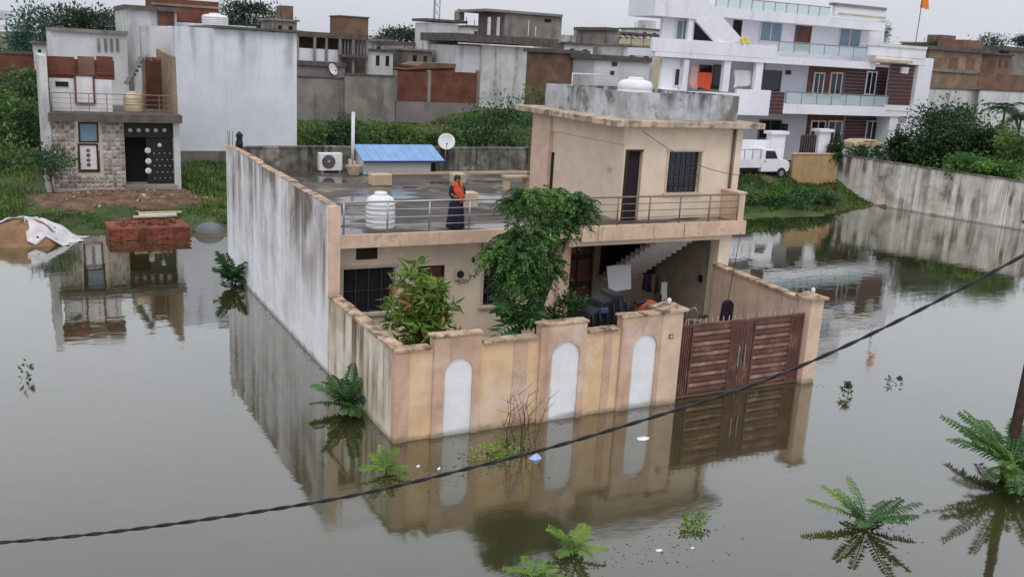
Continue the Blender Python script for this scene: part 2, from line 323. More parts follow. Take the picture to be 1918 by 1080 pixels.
# ------------------------------------------------------------------ the setting: ground and flood water
def sm(a, b, x):
    t = np.clip((x-a)/(b-a), 0, 1); return t*t*(3-2*t)
def vn(x, y, s, seed=0):
    return np.sin(x*s+seed)*np.cos(y*s*1.13+seed*2.1)+0.5*np.sin(x*s*2.3+y*s*1.7+seed*3)+0.3*np.cos(x*s*4.1-y*s*3.7+seed)
def ground_z(x, y):
    x = np.asarray(x, float); y = np.asarray(y, float)
    sh = 26.0-1.0*sm(-6, 0, x)+3.5*sm(2, 8, x)-4.2*sm(26, 32, x)+2.4*sm(37, 44, x)+0.35*vn(x, y*0, 0.7, 1)
    land = 0.75*sm(0, 6, y-sh)+0.3*sm(6, 16, y-sh)+1.3*sm(20, 45, y-sh)
    land = land+1.1*sm(27, 33, x)*sm(0.3, 6, y-sh)*(1-sm(60, 100, y))
    z = np.where(y > sh, land, -1.2*sm(0, 4, sh-y))
    z = z+0.08*vn(x, y, 0.9, 2)*sm(-1, 3, y-sh)
    garden = sm(46.9, 47.6, x+(y-31)*0.0)*sm(8, 10, y)*(1-sm(33, 40, y))
    z = np.where((x > 45.9+(30.9-y)*0.2) & (y > -10) & (y < 34), np.maximum(z, 1.5), z)
    return z
gx = np.concatenate([[-1500, -700, -300, -150, -80], np.arange(-46, 90, 0.8), [110, 160, 260, 500, 900, 1800]])
gy = np.concatenate([[-600, -200, -80, -30, 0, 12], np.arange(18, 60, 0.7), np.arange(61, 130, 6), [160, 240, 400, 800, 2200]])
X, Y = np.meshgrid(gx, gy); Z = ground_z(X, Y)
ni, nj = X.shape; idx = np.arange(ni*nj).reshape(ni, nj)
Fq = np.stack([idx[:-1, :-1], idx[:-1, 1:], idx[1:, 1:], idx[1:, :-1]], -1).reshape(-1, 4)
M_['ground'] = mat('muddy_grass_ground', (0.065, 0.10, 0.03), var=0.35, vscale=0.5, bump=0.8, bscale=4, patch=((0.135, 0.085, 0.055), 0.85, 0.25, 0.5, 0.6), fine=0.3)
tag(mesh_np('ground', np.stack([X, Y, Z], -1).reshape(-1, 3), Fq, 'ground', smooth=True), 'muddy grassy ground rising out of the flood', None, kind='structure')
mw = bpy.data.materials.new('murky_flood_water'); mw.use_nodes = True; t = mw.node_tree; b = t.nodes['Principled BSDF']
b.inputs['Base Color'].default_value = (0.085, 0.078, 0.042, 1); b.inputs['Roughness'].default_value = 0.02; b.inputs['IOR'].default_value = 2.7
g = t.nodes.new('ShaderNodeNewGeometry'); n1 = t.nodes.new('ShaderNodeTexNoise'); n1.inputs['Scale'].default_value = 1.3; n1.inputs['Detail'].default_value = 3
mp2 = t.nodes.new('ShaderNodeMapping'); mp2.inputs['Scale'].default_value = (1, 1.6, 1); t.links.new(g.outputs['Position'], mp2.inputs[0]); t.links.new(mp2.outputs[0], n1.inputs['Vector'])
n2 = t.nodes.new('ShaderNodeTexNoise'); n2.inputs['Scale'].default_value = 0.12; n2.inputs['Detail'].default_value = 3; t.links.new(g.outputs['Position'], n2.inputs['Vector'])
rr = t.nodes.new('ShaderNodeMapRange'); rr.inputs[1].default_value = 0.4; rr.inputs[2].default_value = 0.68; rr.inputs[3].default_value = 0.012; rr.inputs[4].default_value = 0.11; t.links.new(n2.outputs['Fac'], rr.inputs[0]); t.links.new(rr.outputs[0], b.inputs['Roughness'])
bp = t.nodes.new('ShaderNodeBump'); bp.inputs['Strength'].default_value = 0.075; bp.inputs['Distance'].default_value = 0.05; t.links.new(n1.outputs['Fac'], bp.inputs['Height']); t.links.new(bp.outputs['Normal'], b.inputs['Normal'])
cm = t.nodes.new('ShaderNodeMix'); cm.data_type = 'RGBA'; cm.inputs['A'].default_value = (0.030, 0.030, 0.010, 1); cm.inputs['B'].default_value = (0.048, 0.042, 0.016, 1); t.links.new(n2.outputs['Fac'], cm.inputs['Factor']); t.links.new(cm.outputs['Result'], b.inputs['Base Color'])
no_ = t.nodes.new; lk = t.links.new
df = no_('ShaderNodeBsdfDiffuse'); gs = no_('ShaderNodeBsdfGlossy'); gs.inputs['Color'].default_value = (0.97, 0.98, 0.95, 1); lwt = no_('ShaderNodeLayerWeight'); lwt.inputs['Blend'].default_value = 0.5
pw = no_('ShaderNodeMath'); pw.operation = 'POWER'; pw.inputs[1].default_value = 2.7; mrw = no_('ShaderNodeMapRange'); mrw.inputs[3].default_value = 0.07; mrw.inputs[4].default_value = 1.10; mxw = no_('ShaderNodeMixShader')
lk(bp.outputs['Normal'], df.inputs['Normal']); lk(bp.outputs['Normal'], gs.inputs['Normal']); lk(bp.outputs['Normal'], lwt.inputs['Normal']); lk(cm.outputs['Result'], df.inputs['Color']); lk(rr.outputs[0], gs.inputs['Roughness'])
lk(lwt.outputs['Facing'], pw.inputs[0]); lk(pw.outputs[0], mrw.inputs[0]); lk(mrw.outputs[0], mxw.inputs[0]); lk(df.outputs[0], mxw.inputs[1]); lk(gs.outputs[0], mxw.inputs[2]); lk(mxw.outputs[0], t.nodes['Material Output'].inputs['Surface'])
M_['water'] = mw
tag(MB().add([(-1500, -600, 0), (1800, -600, 0), (1800, 60, 0), (-1500, 60, 0)], [(0, 1, 2, 3)]).build('flood_water', 'water'), 'still murky flood water around the house', None, kind='structure')

# ------------------------------------------------------------------ the flooded house
ZS = 3.815
H = empty('flooded_house', (0, 5.18, 0), 'cream two-storey house standing in flood water, with terrace and railing', 'house')
# left party wall, slightly stepped top
lw = MB()
for y0, y1, zt in ((5.18, 9.0, 4.68), (9.0, 13.6, 4.74), (13.6, 18.8, 4.82)): lw.box(0, 0.23, y0, y1, -1.2, zt)
lw.build('side_wall', 'leftwall', H, label='tall white side wall streaked with dark stains')
for y0, y1, zt in ((5.18, 9.0, 4.68), (9.0, 13.6, 4.74), (13.6, 18.8, 4.82)):
    n = 5
    for i in range(n):
        a = y0+(y1-y0)*i/n; b2 = y0+(y1-y0)*(i+1)/n
        box('coping', 'coping', H, -0.012, 0.25, a+0.003, b2-0.003, zt, zt+0.03+0.012*random.random(), bevel=0.008)
box('wall_end', 'peach', H, -0.01, 0.30, 5.08, 5.177, -1.2, 4.66)
# front wall with openings
W1 = (0.60, 2.12, 1.46, 2.78); VE = (0.96, 1.60, 3.02, 3.44); D1 = (2.84, 3.66, -1.0, 2.74); W2 = (4.95, 5.95, 1.39, 2.62)
MB().wall(0.232, 7.45, -1.2, 3.5, 5.75, 5.95, (W1, VE, D1, W2)).build('front_wall', 'cream', H)
def window(par, o, y, name='window', bars=5, glass='glass', fr='frame', sill=True, wdt=0.07, rows=2):
    x0, x1, z0, z1 = o
    r = box(name, glass, par, x0, x1, y+0.14, y+0.17, z0, z1)
    box('lintel', fr, r, x0-wdt-0.03, x1+wdt+0.03, y-0.05, y+0.02, z1+0.002, z1+wdt)
    for a, b2 in ((x0-wdt, x0), (x1, x1+wdt)): box('jamb', fr, r, a, b2, y-0.03, y+0.02, z0, z1)
    if sill: box('sill', fr, r, x0-wdt-0.05, x1+wdt+0.05, y-0.08, y+0.02, z0-wdt, z0-0.002)
    for i in range(bars):
        x = x0+(x1-x0)*(i+1)/(bars+1); box('bar', 'bars', r, x-0.012, x+0.012, y+0.05, y+0.07, z0, z1)
    for i in range(rows):
        z = z0+(z1-z0)*(i+1)/(rows+1); box('bar', 'bars', r, x0, x1, y+0.072, y+0.085, z-0.012, z+0.012)
    return r
window(H, W1, 5.75, bars=3, rows=1)
window(H, W2, 5.75, bars=4)
box('ventilator', 'darkwood', H, VE[0], VE[1], 5.80, 5.84, VE[2], VE[3])
d = box('door', 'brownwood', H, D1[0]+0.06, D1[1]-0.06, 5.83, 5.88, -1.0, D1[3]-0.06)
for a, b2 in ((D1[0], D1[0]+0.06), (D1[1]-0.06, D1[1])): box('door_frame', 'darkwood', d, a, b2, 5.74, 5.90, -1.0, D1[3])
box('handle', 'steel', d, D1[1]-0.2, D1[1]-0.16, 5.79, 5.83, 1.0, 1.16)
# first-floor slab, deck, fascia
box('floor_slab', 'cream', H, 0.232, 14.3, 5.24, 18.8, 3.5, 3.79)
M_['deck'] = None
md = mat('wet_roof_cement', (0.085, 0.072, 0.062), 0.6, 0.35, 0.7, 0.1, patch=((0.26, 0.22, 0.17), 0.8, 0.5, 0.52, 0.66), spec=0.25); M_['deck'] = md
tt = md.node_tree; pb = tt.nodes['Principled BSDF']; gg = tt.nodes.new('ShaderNodeNewGeometry'); q1 = tt.nodes.new('ShaderNodeTexNoise'); q1.inputs['Scale'].default_value = 0.42; q1.inputs['Detail'].default_value = 3
qm = tt.nodes.new('ShaderNodeMapping'); qm.inputs['Scale'].default_value = (0.7, 1.3, 1); tt.links.new(gg.outputs['Position'], qm.inputs[0]); tt.links.new(qm.outputs[0], q1.inputs['Vector'])
qr = tt.nodes.new('ShaderNodeMapRange'); qr.inputs[1].default_value = 0.52; qr.inputs[2].default_value = 0.58; qr.inputs[3].default_value = 0.75; qr.inputs[4].default_value = 0.04; tt.links.new(q1.outputs['Fac'], qr.inputs[0]); tt.links.new(qr.outputs[0], pb.inputs['Roughness'])
for l in list(pb.inputs['Normal'].links): tt.links.remove(l)
box('roof_deck', 'deck', H, 0.235, 14.0, 5.30, 18.79, 3.792, ZS)
MB().box(0.305, 7.9, 5.12, 5.235, 3.50, 3.86).build('slab_fascia', 'cream_dirty', H)
MB().box(7.903, 14.35, 5.05, 5.235, 3.38, 3.84).build('slab_fascia', 'cream_dirty', H)
box('beam', 'cream', H, 7.6, 13.5, 5.26, 5.5, 3.2, 3.497)
# roof perimeter
box('back_parapet', 'mossy', H, 0.235, 14.0, 18.6, 18.8, ZS, 4.74)
for i in range(9):
    box('coping', 'mossy', H, 0.24+i*1.53, 0.24+(i+1)*1.53-0.03, 18.57, 18.84, 4.742, 4.80+0.03*random.random())
box('roof_kerb', 'creamblock', H, 5.6, 13.0, 17.35, 17.5, ZS, ZS+0.10)
box('rear_wall', 'leftwall', H, 0.235, 14.0, 18.802, 19.0, -1.2, 3.8)
box('right_wall', 'cream', H, 14.0, 14.2, 5.96, 18.8, -1.2, 3.497)
# porch: back wall with openings, side wall, pier and column
Yb = 8.8
pdoor = R(1046, 462, 1108, 640, Yb); pdoor = (pdoor[0], pdoor[1], -1.0, 3.2)
pwin = R(1124, 462, 1232, 516, Yb); pwin = (pwin[0], pwin[1], pwin[2], 3.3)
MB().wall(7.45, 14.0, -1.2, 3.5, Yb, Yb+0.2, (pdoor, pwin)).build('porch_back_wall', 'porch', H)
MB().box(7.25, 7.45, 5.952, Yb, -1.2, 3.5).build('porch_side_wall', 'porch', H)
d = box('door', 'darkwood', H, pdoor[0]+0.05, pdoor[1]-0.05, Yb+0.06, Yb+0.12, -1.0, 3.15)
for k in range(2):
    for r_ in range(3):
        xa = pdoor[0]+0.12+k*(pdoor[1]-pdoor[0]-0.15)/2; box('door_panel', 'brownwood', d, xa, xa+(pdoor[1]-pdoor[0]-0.35)/2, Yb+0.035, Yb+0.06, 0.1+r_*1.0, 0.9+r_*1.0)
wi = box('window', 'void', H, pwin[0], pwin[1], Yb+0.15, Yb+0.18, pwin[2], pwin[3])
for i in range(7):
    x = pwin[0]+(pwin[1]-pwin[0])*(i+0.5)/7; box('bar', 'bars', wi, x-0.012, x+0.012, Yb+0.08, Yb+0.10, pwin[2], pwin[3])
box('pier', 'brownband', H, 7.452, 7.85, 5.55, 5.95, -1.2, 3.2, bevel=0.01)
box('column', 'cream', H, 13.50, 13.98, 5.30, 5.75, -1.2, 3.37, bevel=0.01)
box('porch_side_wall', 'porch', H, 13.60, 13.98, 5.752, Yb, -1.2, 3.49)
sw = box('switch_board', 'black', H, 13.57, 13.60, 6.1, 6.3, 1.5, 1.75)
# stair ascending from the back of the porch towards the front
for k in range(13):
    y1 = 8.75-0.262*k; z = 1.20+0.172*k
    box('stair_step', 'stair', H, 11.05, 12.55, y1-0.30, y1, z-0.03, z+0.142 if k < 12 else z+0.1)
box('stair_landing', 'stair', H, 11.05, 13.59, 5.51, 8.75-0.262*13+0.1, 3.30, 3.495)
# electricity meter
mt = box('meter_box', 'frame', H, 3.98, 4.42, 5.66, 5.748, 2.28, 2.62, bevel=0.01)
MB().lathe(0, 0, [(0.11, 0), (0.10, 0.05), (0.02, 0.06)], 14).build('meter_dial', 'black', None)
md_ = bpy.data.objects['meter_dial']; md_.parent = mt; md_.rotation_euler = (rad(90), 0, 0); md_.location = (4.14, 5.66-5.18, 2.46)
MB().tube([(4.42, 5.70, 2.42), (4.6, 5.68, 2.36), (4.75, 5.68, 2.6), (4.8, 5.69, 3.0), (4.85, 5.70, 3.45)], 0.014, 5).build('conduit', 'black', H, True)
MB().tube([(4.05, 5.70, 2.28), (4.15, 5.67, 2.16), (4.4, 5.67, 2.2), (4.5, 5.68, 2.38)], 0.01, 5).build('conduit', 'black', H, True)
box('wall_lamp', 'black', H, 4.55, 4.62, 5.70, 5.748, 2.78, 2.92)
# upper storey
UX0, UX1, UY0, UY1, UZ = 9.9, 14.55, 6.1, 11.9, 6.82
ud = R(1154, 280, 1184, 412, UY0); ud = (UX0+0.06, UX0+0.74, ZS, ud[3])
uw = R(1250, 284, 1310, 361, UY0)
MB().wall(UX0, UX1, 3.8, UZ, UY0, UY0+0.2, (ud, uw)).build('upper_front_wall', 'cream', H)
MB().box(UX0, UX0+0.2, UY0+0.202, UY1, 3.8, UZ).build('upper_side_wall', 'cream', H)
MB().box(UX1-0.2, UX1, UY0+0.202, UY1, 3.8, UZ).build('upper_side_wall', 'cream', H)
MB().box(UX0+0.202, UX1-0.202, UY1-0.2, UY1, 3.8, UZ).build('upper_rear_wall', 'cream', H)
d = box('door', 'void', H, ud[0], ud[1], UY0+0.16, UY0+0.19, ud[2], ud[3])
box('door_frame', 'darkwood', d, ud[0], ud[0]+0.09, UY0-0.02, UY0+0.155, ud[2], ud[3]); box('door_frame', 'darkwood', d, ud[0]+0.092, ud[1], UY0-0.02, UY0+0.155, ud[3]-0.06, ud[3])
box('door_leaf', 'darkwood', d, ud[0]+0.1, ud[0]+0.13, UY0+0.02, UY0+0.15, ud[2]+0.05, ud[3]-0.07)
window(H, uw, UY0, bars=5, rows=4, wdt=0.07)
box('switch_board', 'frame', H, 9.87, 9.898, 6.75, 6.95, 5.3, 5.42)
box('corner_column', 'peach', H, UX0-0.16, UX0+0.3, UY1-1.25, UY1+0.05, 3.8, UZ-0.002)
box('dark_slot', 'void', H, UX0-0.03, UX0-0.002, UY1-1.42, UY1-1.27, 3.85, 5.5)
box('beam', 'cream', H, UX0-0.06, UX0-0.002, UY0, UY1-1.26, 6.25, UZ-0.002)
MB().tube([(14.28, 6.04, 3.82), (14.28, 6.04, UZ)], 0.035, 8).build('drain_pipe', 'slab', H, True)
box('corner_pilaster', 'cream', H, 14.36, 14.62, 6.0, 6.098, 3.8, UZ)
# upper roof slab with overhang, parapet
c0 = onz(1150, 238, UZ); c1 = onz(1404, 238, UZ); cb = onz(966, 203, UZ)
sx0, sy0, sx1 = c0[0], c0[1], 15.25
pts = [(sx0, sy0), (sx1, sy0), (sx1, UY1+1.0), (sx0+0.35, UY1+1.0)]
M_['slabedge'] = mat('weathered_slab_edge', (0.52, 0.41, 0.32), streak=((0.10, 0.075, 0.055), 0.8, 6.0, 0.5, 0.7), patch=((0.16, 0.12, 0.09), 0.8, 1.6, 0.5, 0.62), var=0.25)
MB().prism(pts, UZ+0.002, UZ+0.20, 'z').build('roof_slab', 'slabedge', H, bevel=0.02)
PX0, PY0, PX1, PY1, PZ = 10.35, 6.55, 14.75, UY1+0.3, UZ+0.20
MB().box(PX0, PX1, PY0, PY0+0.12, PZ, PZ+0.84).box(PX0, PX0+0.12, PY0+0.12, PY1, PZ, PZ+0.84).box(PX1-0.12, PX1, PY0+0.12, PY1, PZ, PZ+0.84).box(PX0+0.12, PX1-0.12, PY1-0.12, PY1, PZ, PZ+0.84).build('roof_parapet', 'greypar', H)
box('roof_deck', 'concrete', H, PX0+0.122, PX1-0.122, PY0+0.122, PY1-0.122, PZ+0.002, PZ+0.05)
# right stub wall of balcony
box('balcony_wall', 'peach', H, 14.02, 14.35, 5.24, 6.09, 3.80, 4.72)
box('coping', 'cream_dirty', H, 13.99, 14.38, 5.2, 6.09, 4.722, 4.78)
# railing
def railing(x0, x1, n, y, m, z0, top=0.88):
    r = MB(); 
    rl = MB().tube([(x0, y, z0+top), (x1, y, z0+top)], 0.028, 8).build('railing', m, H, True)
    for zz in (0.22, 0.44, 0.66): MB().tube([(x0, y, z0+zz), (x1, y, z0+zz)], 0.014, 6).build('rail', m, rl, True)
    for i in range(n+1):
        x = x0+(x1-x0)*i/n; MB().tube([(x, y, z0), (x, y, z0+top)], 0.026, 8).build('post', m, rl, True)
railing(0.42, 7.85, 6, 5.19, 'steel', 3.862)
railing(7.98, 13.98, 5, 5.14, 'brownsteel', 3.842)

# ------------------------------------------------------------------ compound wall and gate
Cw = empty('compound_wall', (0, 0, 0), 'peach compound wall with white arched niches and gate pillars', 'wall')
T = 0.23
box('front_wall', 'ochre', Cw, 0.24, 7.33, 0.03, T, -1.2, 2.19)
box('corner_pilaster', 'brownband', Cw, 0.0, 0.34, 0.0, T-0.003, -1.2, 2.19)
box('side_wall', 'sidewall', Cw, 0.0, T, T, 5.078, -1.2, 2.19, label='beige side wall streaked with rain stains')
for x0, x1 in ((3.02, 3.40), (5.60, 5.84)): box('painted_band', 'brownband', Cw, x0, x1, 0.012, 0.03, -1.2, 2.19)
def arch(x0, x1, zt):
    r_ = (x1-x0)/2; pts = [(x0, -1.2), (x1, -1.2)]+[((x0+x1)/2+r_*math.cos(a), zt-r_+r_*math.sin(a)) for a in [math.pi*k/18 for k in range(19)]]
    return pts
def pier(x0, x1, ax0, ax1, azt, top):
    # pier face with the arch opening cut out: strips left, right and above the niche
    m = MB(); cxm = (ax0+ax1)/2; r_ = (ax1-ax0)/2
    m.box(x0, ax0, -0.035, 0.029, -1.2, top); m.box(ax1, x1, -0.035, 0.029, -1.2, top)
    n = 16
    for k in range(n):
        a0 = math.pi-math.pi*k/n; a1 = math.pi-math.pi*(k+1)/n
        p0 = (cxm+r_*math.cos(a0), azt-r_+r_*math.sin(a0)); p1 = (cxm+r_*math.cos(a1), azt-r_+r_*math.sin(a1))
        m.prism([p0, p1, (p1[0], top), (p0[0], top)], -0.035, 0.029)
    m.box(x0, x1, 0.0295, T, 2.19, top)
    m.build('pier', 'brownband', Cw)
    MB().prism(arch(ax0, ax1, azt), 0.02, 0.0285).build('white_niche', 'whitearch', Cw)
    m = MB(); n = 4
    for i in range(n):
        a = x0-0.05+(x1-x0+0.1)*i/n; b2 = x0-0.05+(x1-x0+0.1)*(i+1)/n
        box('coping', 'coping', Cw, a+0.004, b2-0.004, -0.06, T+0.05, top+0.002, top+0.06+0.02*random.random(), bevel=0.012)
pier(0.92, 2.12, 1.21, 1.93, 1.92, 2.44)
pier(3.72, 5.02, 4.06, 4.86, 2.05, 2.48)
pier(6.08, 7.33, 6.47, 7.21, 2.02, 2.50)
for x0, x1 in ((-0.05, 0.86), (2.18, 3.66), (5.08, 6.02)):
    n = max(2, int((x1-x0)/0.45))
    for i in range(n): box('coping', 'coping', Cw, x0+(x1-x0)*i/n+0.004, x0+(x1-x0)*(i+1)/n-0.004, -0.05, T+0.04, 2.192, 2.25+0.02*random.random(), bevel=0.012)
for i in range(10):
    y0 = T+0.045+(5.07-T-0.045)*i/10; box('coping', 'coping', Cw, -0.05, T+0.04, y0, y0+(5.07-T)/10-0.012, 2.192, 2.26+0.03*random.random(), bevel=0.012)
for x0, x1, h in ((7.335, 7.98, 2.56), (12.52, 13.0, 2.50)):
    p = box('gate_pillar', 'peach', Cw, x0, x1, -0.04, 0.46, -1.2, h, bevel=0.01)
    MB().box(x0-0.09, x1+0.09, -0.13, 0.55, h+0.002, h+0.07).prism([(x0-0.02, h+0.07), (x1+0.02, h+0.07), ((x0+x1)/2+0.06, h+0.15), ((x0+x1)/2-0.06, h+0.15)], -0.03, 0.45).build('pillar_cap', 'coping', p)
    MB().lathe((x0+x1)/2, 0.21, [(0.05, h+0.13), (0.04, h+0.18), (0.065, h+0.22), (0.05, h+0.28), (0.01, h+0.31)], 12).build('finial', 'whitedirty', p, True)
box('number_plate', 'black', Cw, 7.56, 7.70, -0.055, -0.042, 1.83, 1.95)
box('number_plate', 'frame', Cw, 7.58, 7.68, -0.06, -0.056, 1.85, 1.93)
rw = MB().prism([(12.99, 0.46), (12.8, 0.46), (13.3, 5.28), (13.52, 5.28)], -1.2, 2.3, 'z').build('side_wall', 'peach', Cw)
for i in range(10):
    f0, f1 = i/10, (i+0.97)/10
    pp = lambda f, s: (12.895+0.515*f+s*0.16, 0.47+4.8*f)
    MB().prism([pp(f0, -1), pp(f0, 1), pp(f1, 1), pp(f1, -1)], 2.302, 2.37+0.03*random.random(), 'z').build('coping', 'coping', Cw)

G = empty('entrance_gate', (10.2, 0.15, 0), 'maroon double-leaf metal gate with slats and top spikes', 'gate')
for x0, x1, flip in ((8.02, 10.24, 0), (10.27, 12.49, 1)):
    lf = MB().box(x0, x1, 0.14, 0.20, 2.02, 2.09).box(x0, x1, 0.14, 0.20, 0.02, 0.09).box(x0, x0+0.06, 0.14, 0.20, 0.092, 2.018).box(x1-0.06, x1, 0.14, 0.20, 0.092, 2.018).build('gate_leaf', 'gate', G)
    box('backing_sheet', 'gate', lf, x0+0.06, x1-0.06, 0.185, 0.195, 0.09, 2.02)
    pa, pb_ = (x0+0.50, x1-0.42) if not flip else (x0+0.42, x1-0.50)
    for a in (pa-0.05, pb_): box('panel_post', 'gate', lf, a, a+0.05, 0.12, 0.184, 0.092, 2.018)
    for i in range(13):
        z = 0.16+i*0.145; o = box('slat', 'gatelight' if i % 2 else 'gate', lf, pa+0.002, pb_-0.002, 0.135+0.012*(i % 2), 0.183, z, z+(0.095 if i % 2 else 0.11))
    for a, b2 in ((x0+0.08, pa-0.07), (pb_+0.07, x1-0.08)):
        n = 5
        for i in range(n):
            x = a+(b2-a)*(i+0.5)/n; box('upright_bar', 'gate', lf, x-0.022, x+0.022, 0.14, 0.183, 0.092, 2.018)
    n = 11
    for i in range(n):
        x = x0+0.12+(x1-x0-0.24)*i/(n-1); MB().tube([(x, 0.17, 2.09), (x, 0.17, 2.20), (x, 0.17, 2.25)], [0.016, 0.016, 0.002], 6).build('spike', 'spike', lf)
    hx = x1-0.1 if not flip else x0+0.1
    box('pull_handle', 'steel', lf, hx-0.015, hx+0.015, 0.09, 0.135, 0.75, 1.35)

# ------------------------------------------------------------------ background buildings (street grid runs parallel to the house)
def bld(name, px, Y, m, depth, label, group=None, base=None):
    x0, x1, z0, z1 = R(*px, Y); zb = base if base is not None else float(ground_z((x0+x1)/2, min(Y, 120)))-0.4
    r = empty(name, ((x0+x1)/2, Y, max(zb, 0)), label, 'building', group)
    MB().box(x0, x1, Y, Y+depth, zb, z1).build('wall', m, r); return r
def win(par, px, Y, name='window', glass='glass', frame=None, n=1):
    x0, x1, z0, z1 = R(*px, Y); r = box(name, glass, par, x0, x1, Y-0.05, Y-0.004, z0, z1)
    if frame:
        f = 0.09
        box('frame', frame, r, x0-f, x0, Y-0.09, Y-0.004, z0-f, z1+f); box('frame', frame, r, x1, x1+f, Y-0.09, Y-0.004, z0-f, z1+f)
        box('frame', frame, r, x0, x1, Y-0.09, Y-0.004, z1, z1+f); box('frame', frame, r, x0, x1, Y-0.09, Y-0.004, z0-f, z0)
        for i in range(1, n): xm = x0+(x1-x0)*i/n; box('mullion', frame, r, xm-0.04, xm+0.04, Y-0.08, Y-0.052, z0, z1)
    return r

# --- small tile-fronted house on the left
YA = 34.0
x0, x1, _, zt = R(98, 215, 336, 350, YA); xa0, xa1 = x0, x1
zb = R(98, 215, 336, 351, YA)[2]; zsl = R(98, 213, 336, 228, YA)
A = empty('tile_fronted_house', ((x0+x1)/2, YA, zb), 'small two-storey house with mosaic tile front and dark gate', 'house')
tw = R(98, 228, 234, 351, YA); dr = R(232, 228, 326, 337, YA); wn = R(144, 228, 186, 324, YA)
MB().wall(x0, tw[1], zb-0.5, zsl[2], YA, YA+0.2, (wn,)).build('tile_wall', 'frame', A)
twall = A.children[0]
tm = [mat('mosaic_tile_%d' % i, c, 0.5, 0.2, 6, 0.1) for i, c in enumerate(((0.34, 0.30, 0.27), (0.42, 0.38, 0.35), (0.22, 0.18, 0.165), (0.28, 0.235, 0.21), (0.48, 0.45, 0.42)))]
tiles = []
tx = 0.2; nx = int((tw[1]-x0)/tx); nzt = int((zsl[2]-zb)/tx)
for i in range(nx):
    for j in range(nzt):
        cx_, cz_ = x0+(tw[1]-x0)*(i+0.5)/nx, zb+(zsl[2]-zb)*(j+0.5)/nzt; hx, hz = (tw[1]-x0)/nx/2-0.012, (zsl[2]-zb)/nzt/2-0.012
        if wn[0]-0.12 < cx_ < wn[1]+0.12 and cz_ > wn[2]-0.14: continue
        k = rng.integers(0, 5)
        MB().add([(cx_-hx, YA-0.004, cz_-hz), (cx_+hx, YA-0.004, cz_-hz), (cx_+hx, YA-0.004, cz_+hz), (cx_-hx, YA-0.004, cz_+hz), (cx_+0.05*rng.normal(), YA-0.04-0.03*rng.random(), cz_+0.05*rng.normal())],
                 [(0, 1, 4), (1, 2, 4), (2, 3, 4), (3, 0, 4)]).build('tile', tm[k], twall)
f = win(A, (150, 232, 181, 264), YA+0.1, 'window', 'blueglass', 'darkwood'); f2 = win(A, (150, 272, 181, 317), YA+0.1, 'window_panel', 'whitedirty', 'darkwood')
g_ = R(156, 278, 175, 312, YA+0.08)
for k in range(4): MB().lathe(0, 0, [(0.10, 0), (0.06, 0.02)], 8).build('panel_motif', 'brickbrown' if k % 2 else 'brick', f2, local=True).location = ((g_[0]+g_[1])/2-f2.parent.location.x, -0.01+YA+0.04-A.location.y, g_[2]+0.1+k*(g_[3]-g_[2]-0.2)/3-A.location.z)
for c in f2.children:
    if c.name.startswith('panel_motif'): c.rotation_euler = (rad(90), 0, 0)
# door bay with black gate
box('door_bay', 'void', A, dr[0], dr[1], YA+1.2, YA+1.25, zb, zsl[2])
box('bay_floor', 'concrete', A, dr[0], dr[1]+0.05, YA-0.4, YA+1.2, zb-0.3, zb+0.12)
gl = box('gate_leaf', 'black', A, (dr[0]+dr[1])/2-0.1, dr[1]-0.02, YA+0.3, YA+0.34, zb+0.13, zsl[2]-0.1)
for u, v, r_ in ((277, 282, 0.16), (278, 302, 0.16), (278, 320, 0.16), (299, 272, 0.11)):
    p = ony(u, v, YA+0.28); m = MB().lathe(0, 0, [(r_, 0), (r_*0.7, 0.03), (0.01, 0.04)], 12).build('rosette', 'whitedirty', gl, local=True); m.rotation_euler = (rad(90), 0, 0); m.location = (p[0]-A.location.x, YA+0.29-A.location.y, p[2]-A.location.z)
for k in range(5):
    p = ony(244+k*16, 244, YA+0.15); m = MB().lathe(0, 0, [(0.11, 0), (0.07, 0.03), (0.01, 0.04)], 10).build('rosette', 'frame', A, local=True); m.rotation_euler = (rad(90), 0, 0); m.location = (p[0]-A.location.x, 0.15, p[2]-A.location.z)
box('gate_header', 'black', A, dr[0], dr[1], YA+0.17, YA+0.22, R(232, 228, 326, 258, YA)[2], zsl[2]-0.002)
for k in range(8):
    for j in range(5):
        if (k+j) % 2: continue
        xx = (dr[0]+dr[1])/2+0.25+k*0.13; box('gate_stud', 'frame', gl, xx, xx+0.05, YA+0.27, YA+0.298, zb+0.4+j*0.33, zb+0.45+j*0.33)
box('door_pillar', 'bwhite2', A, dr[1], x1+0.05, YA, YA+0.3, zb-0.5, zsl[2])
box('balcony_slab', 'slab', A, x0-0.1, x1+0.12, YA-0.5, YA+6.5, zsl[2]+0.002, zsl[3])
box('side_wall', 'bwhite2', A, x0-0.35, x0-0.003, YA-0.1, YA+6.4, zb-0.5, R(85, 105, 98, 120, YA)[3])
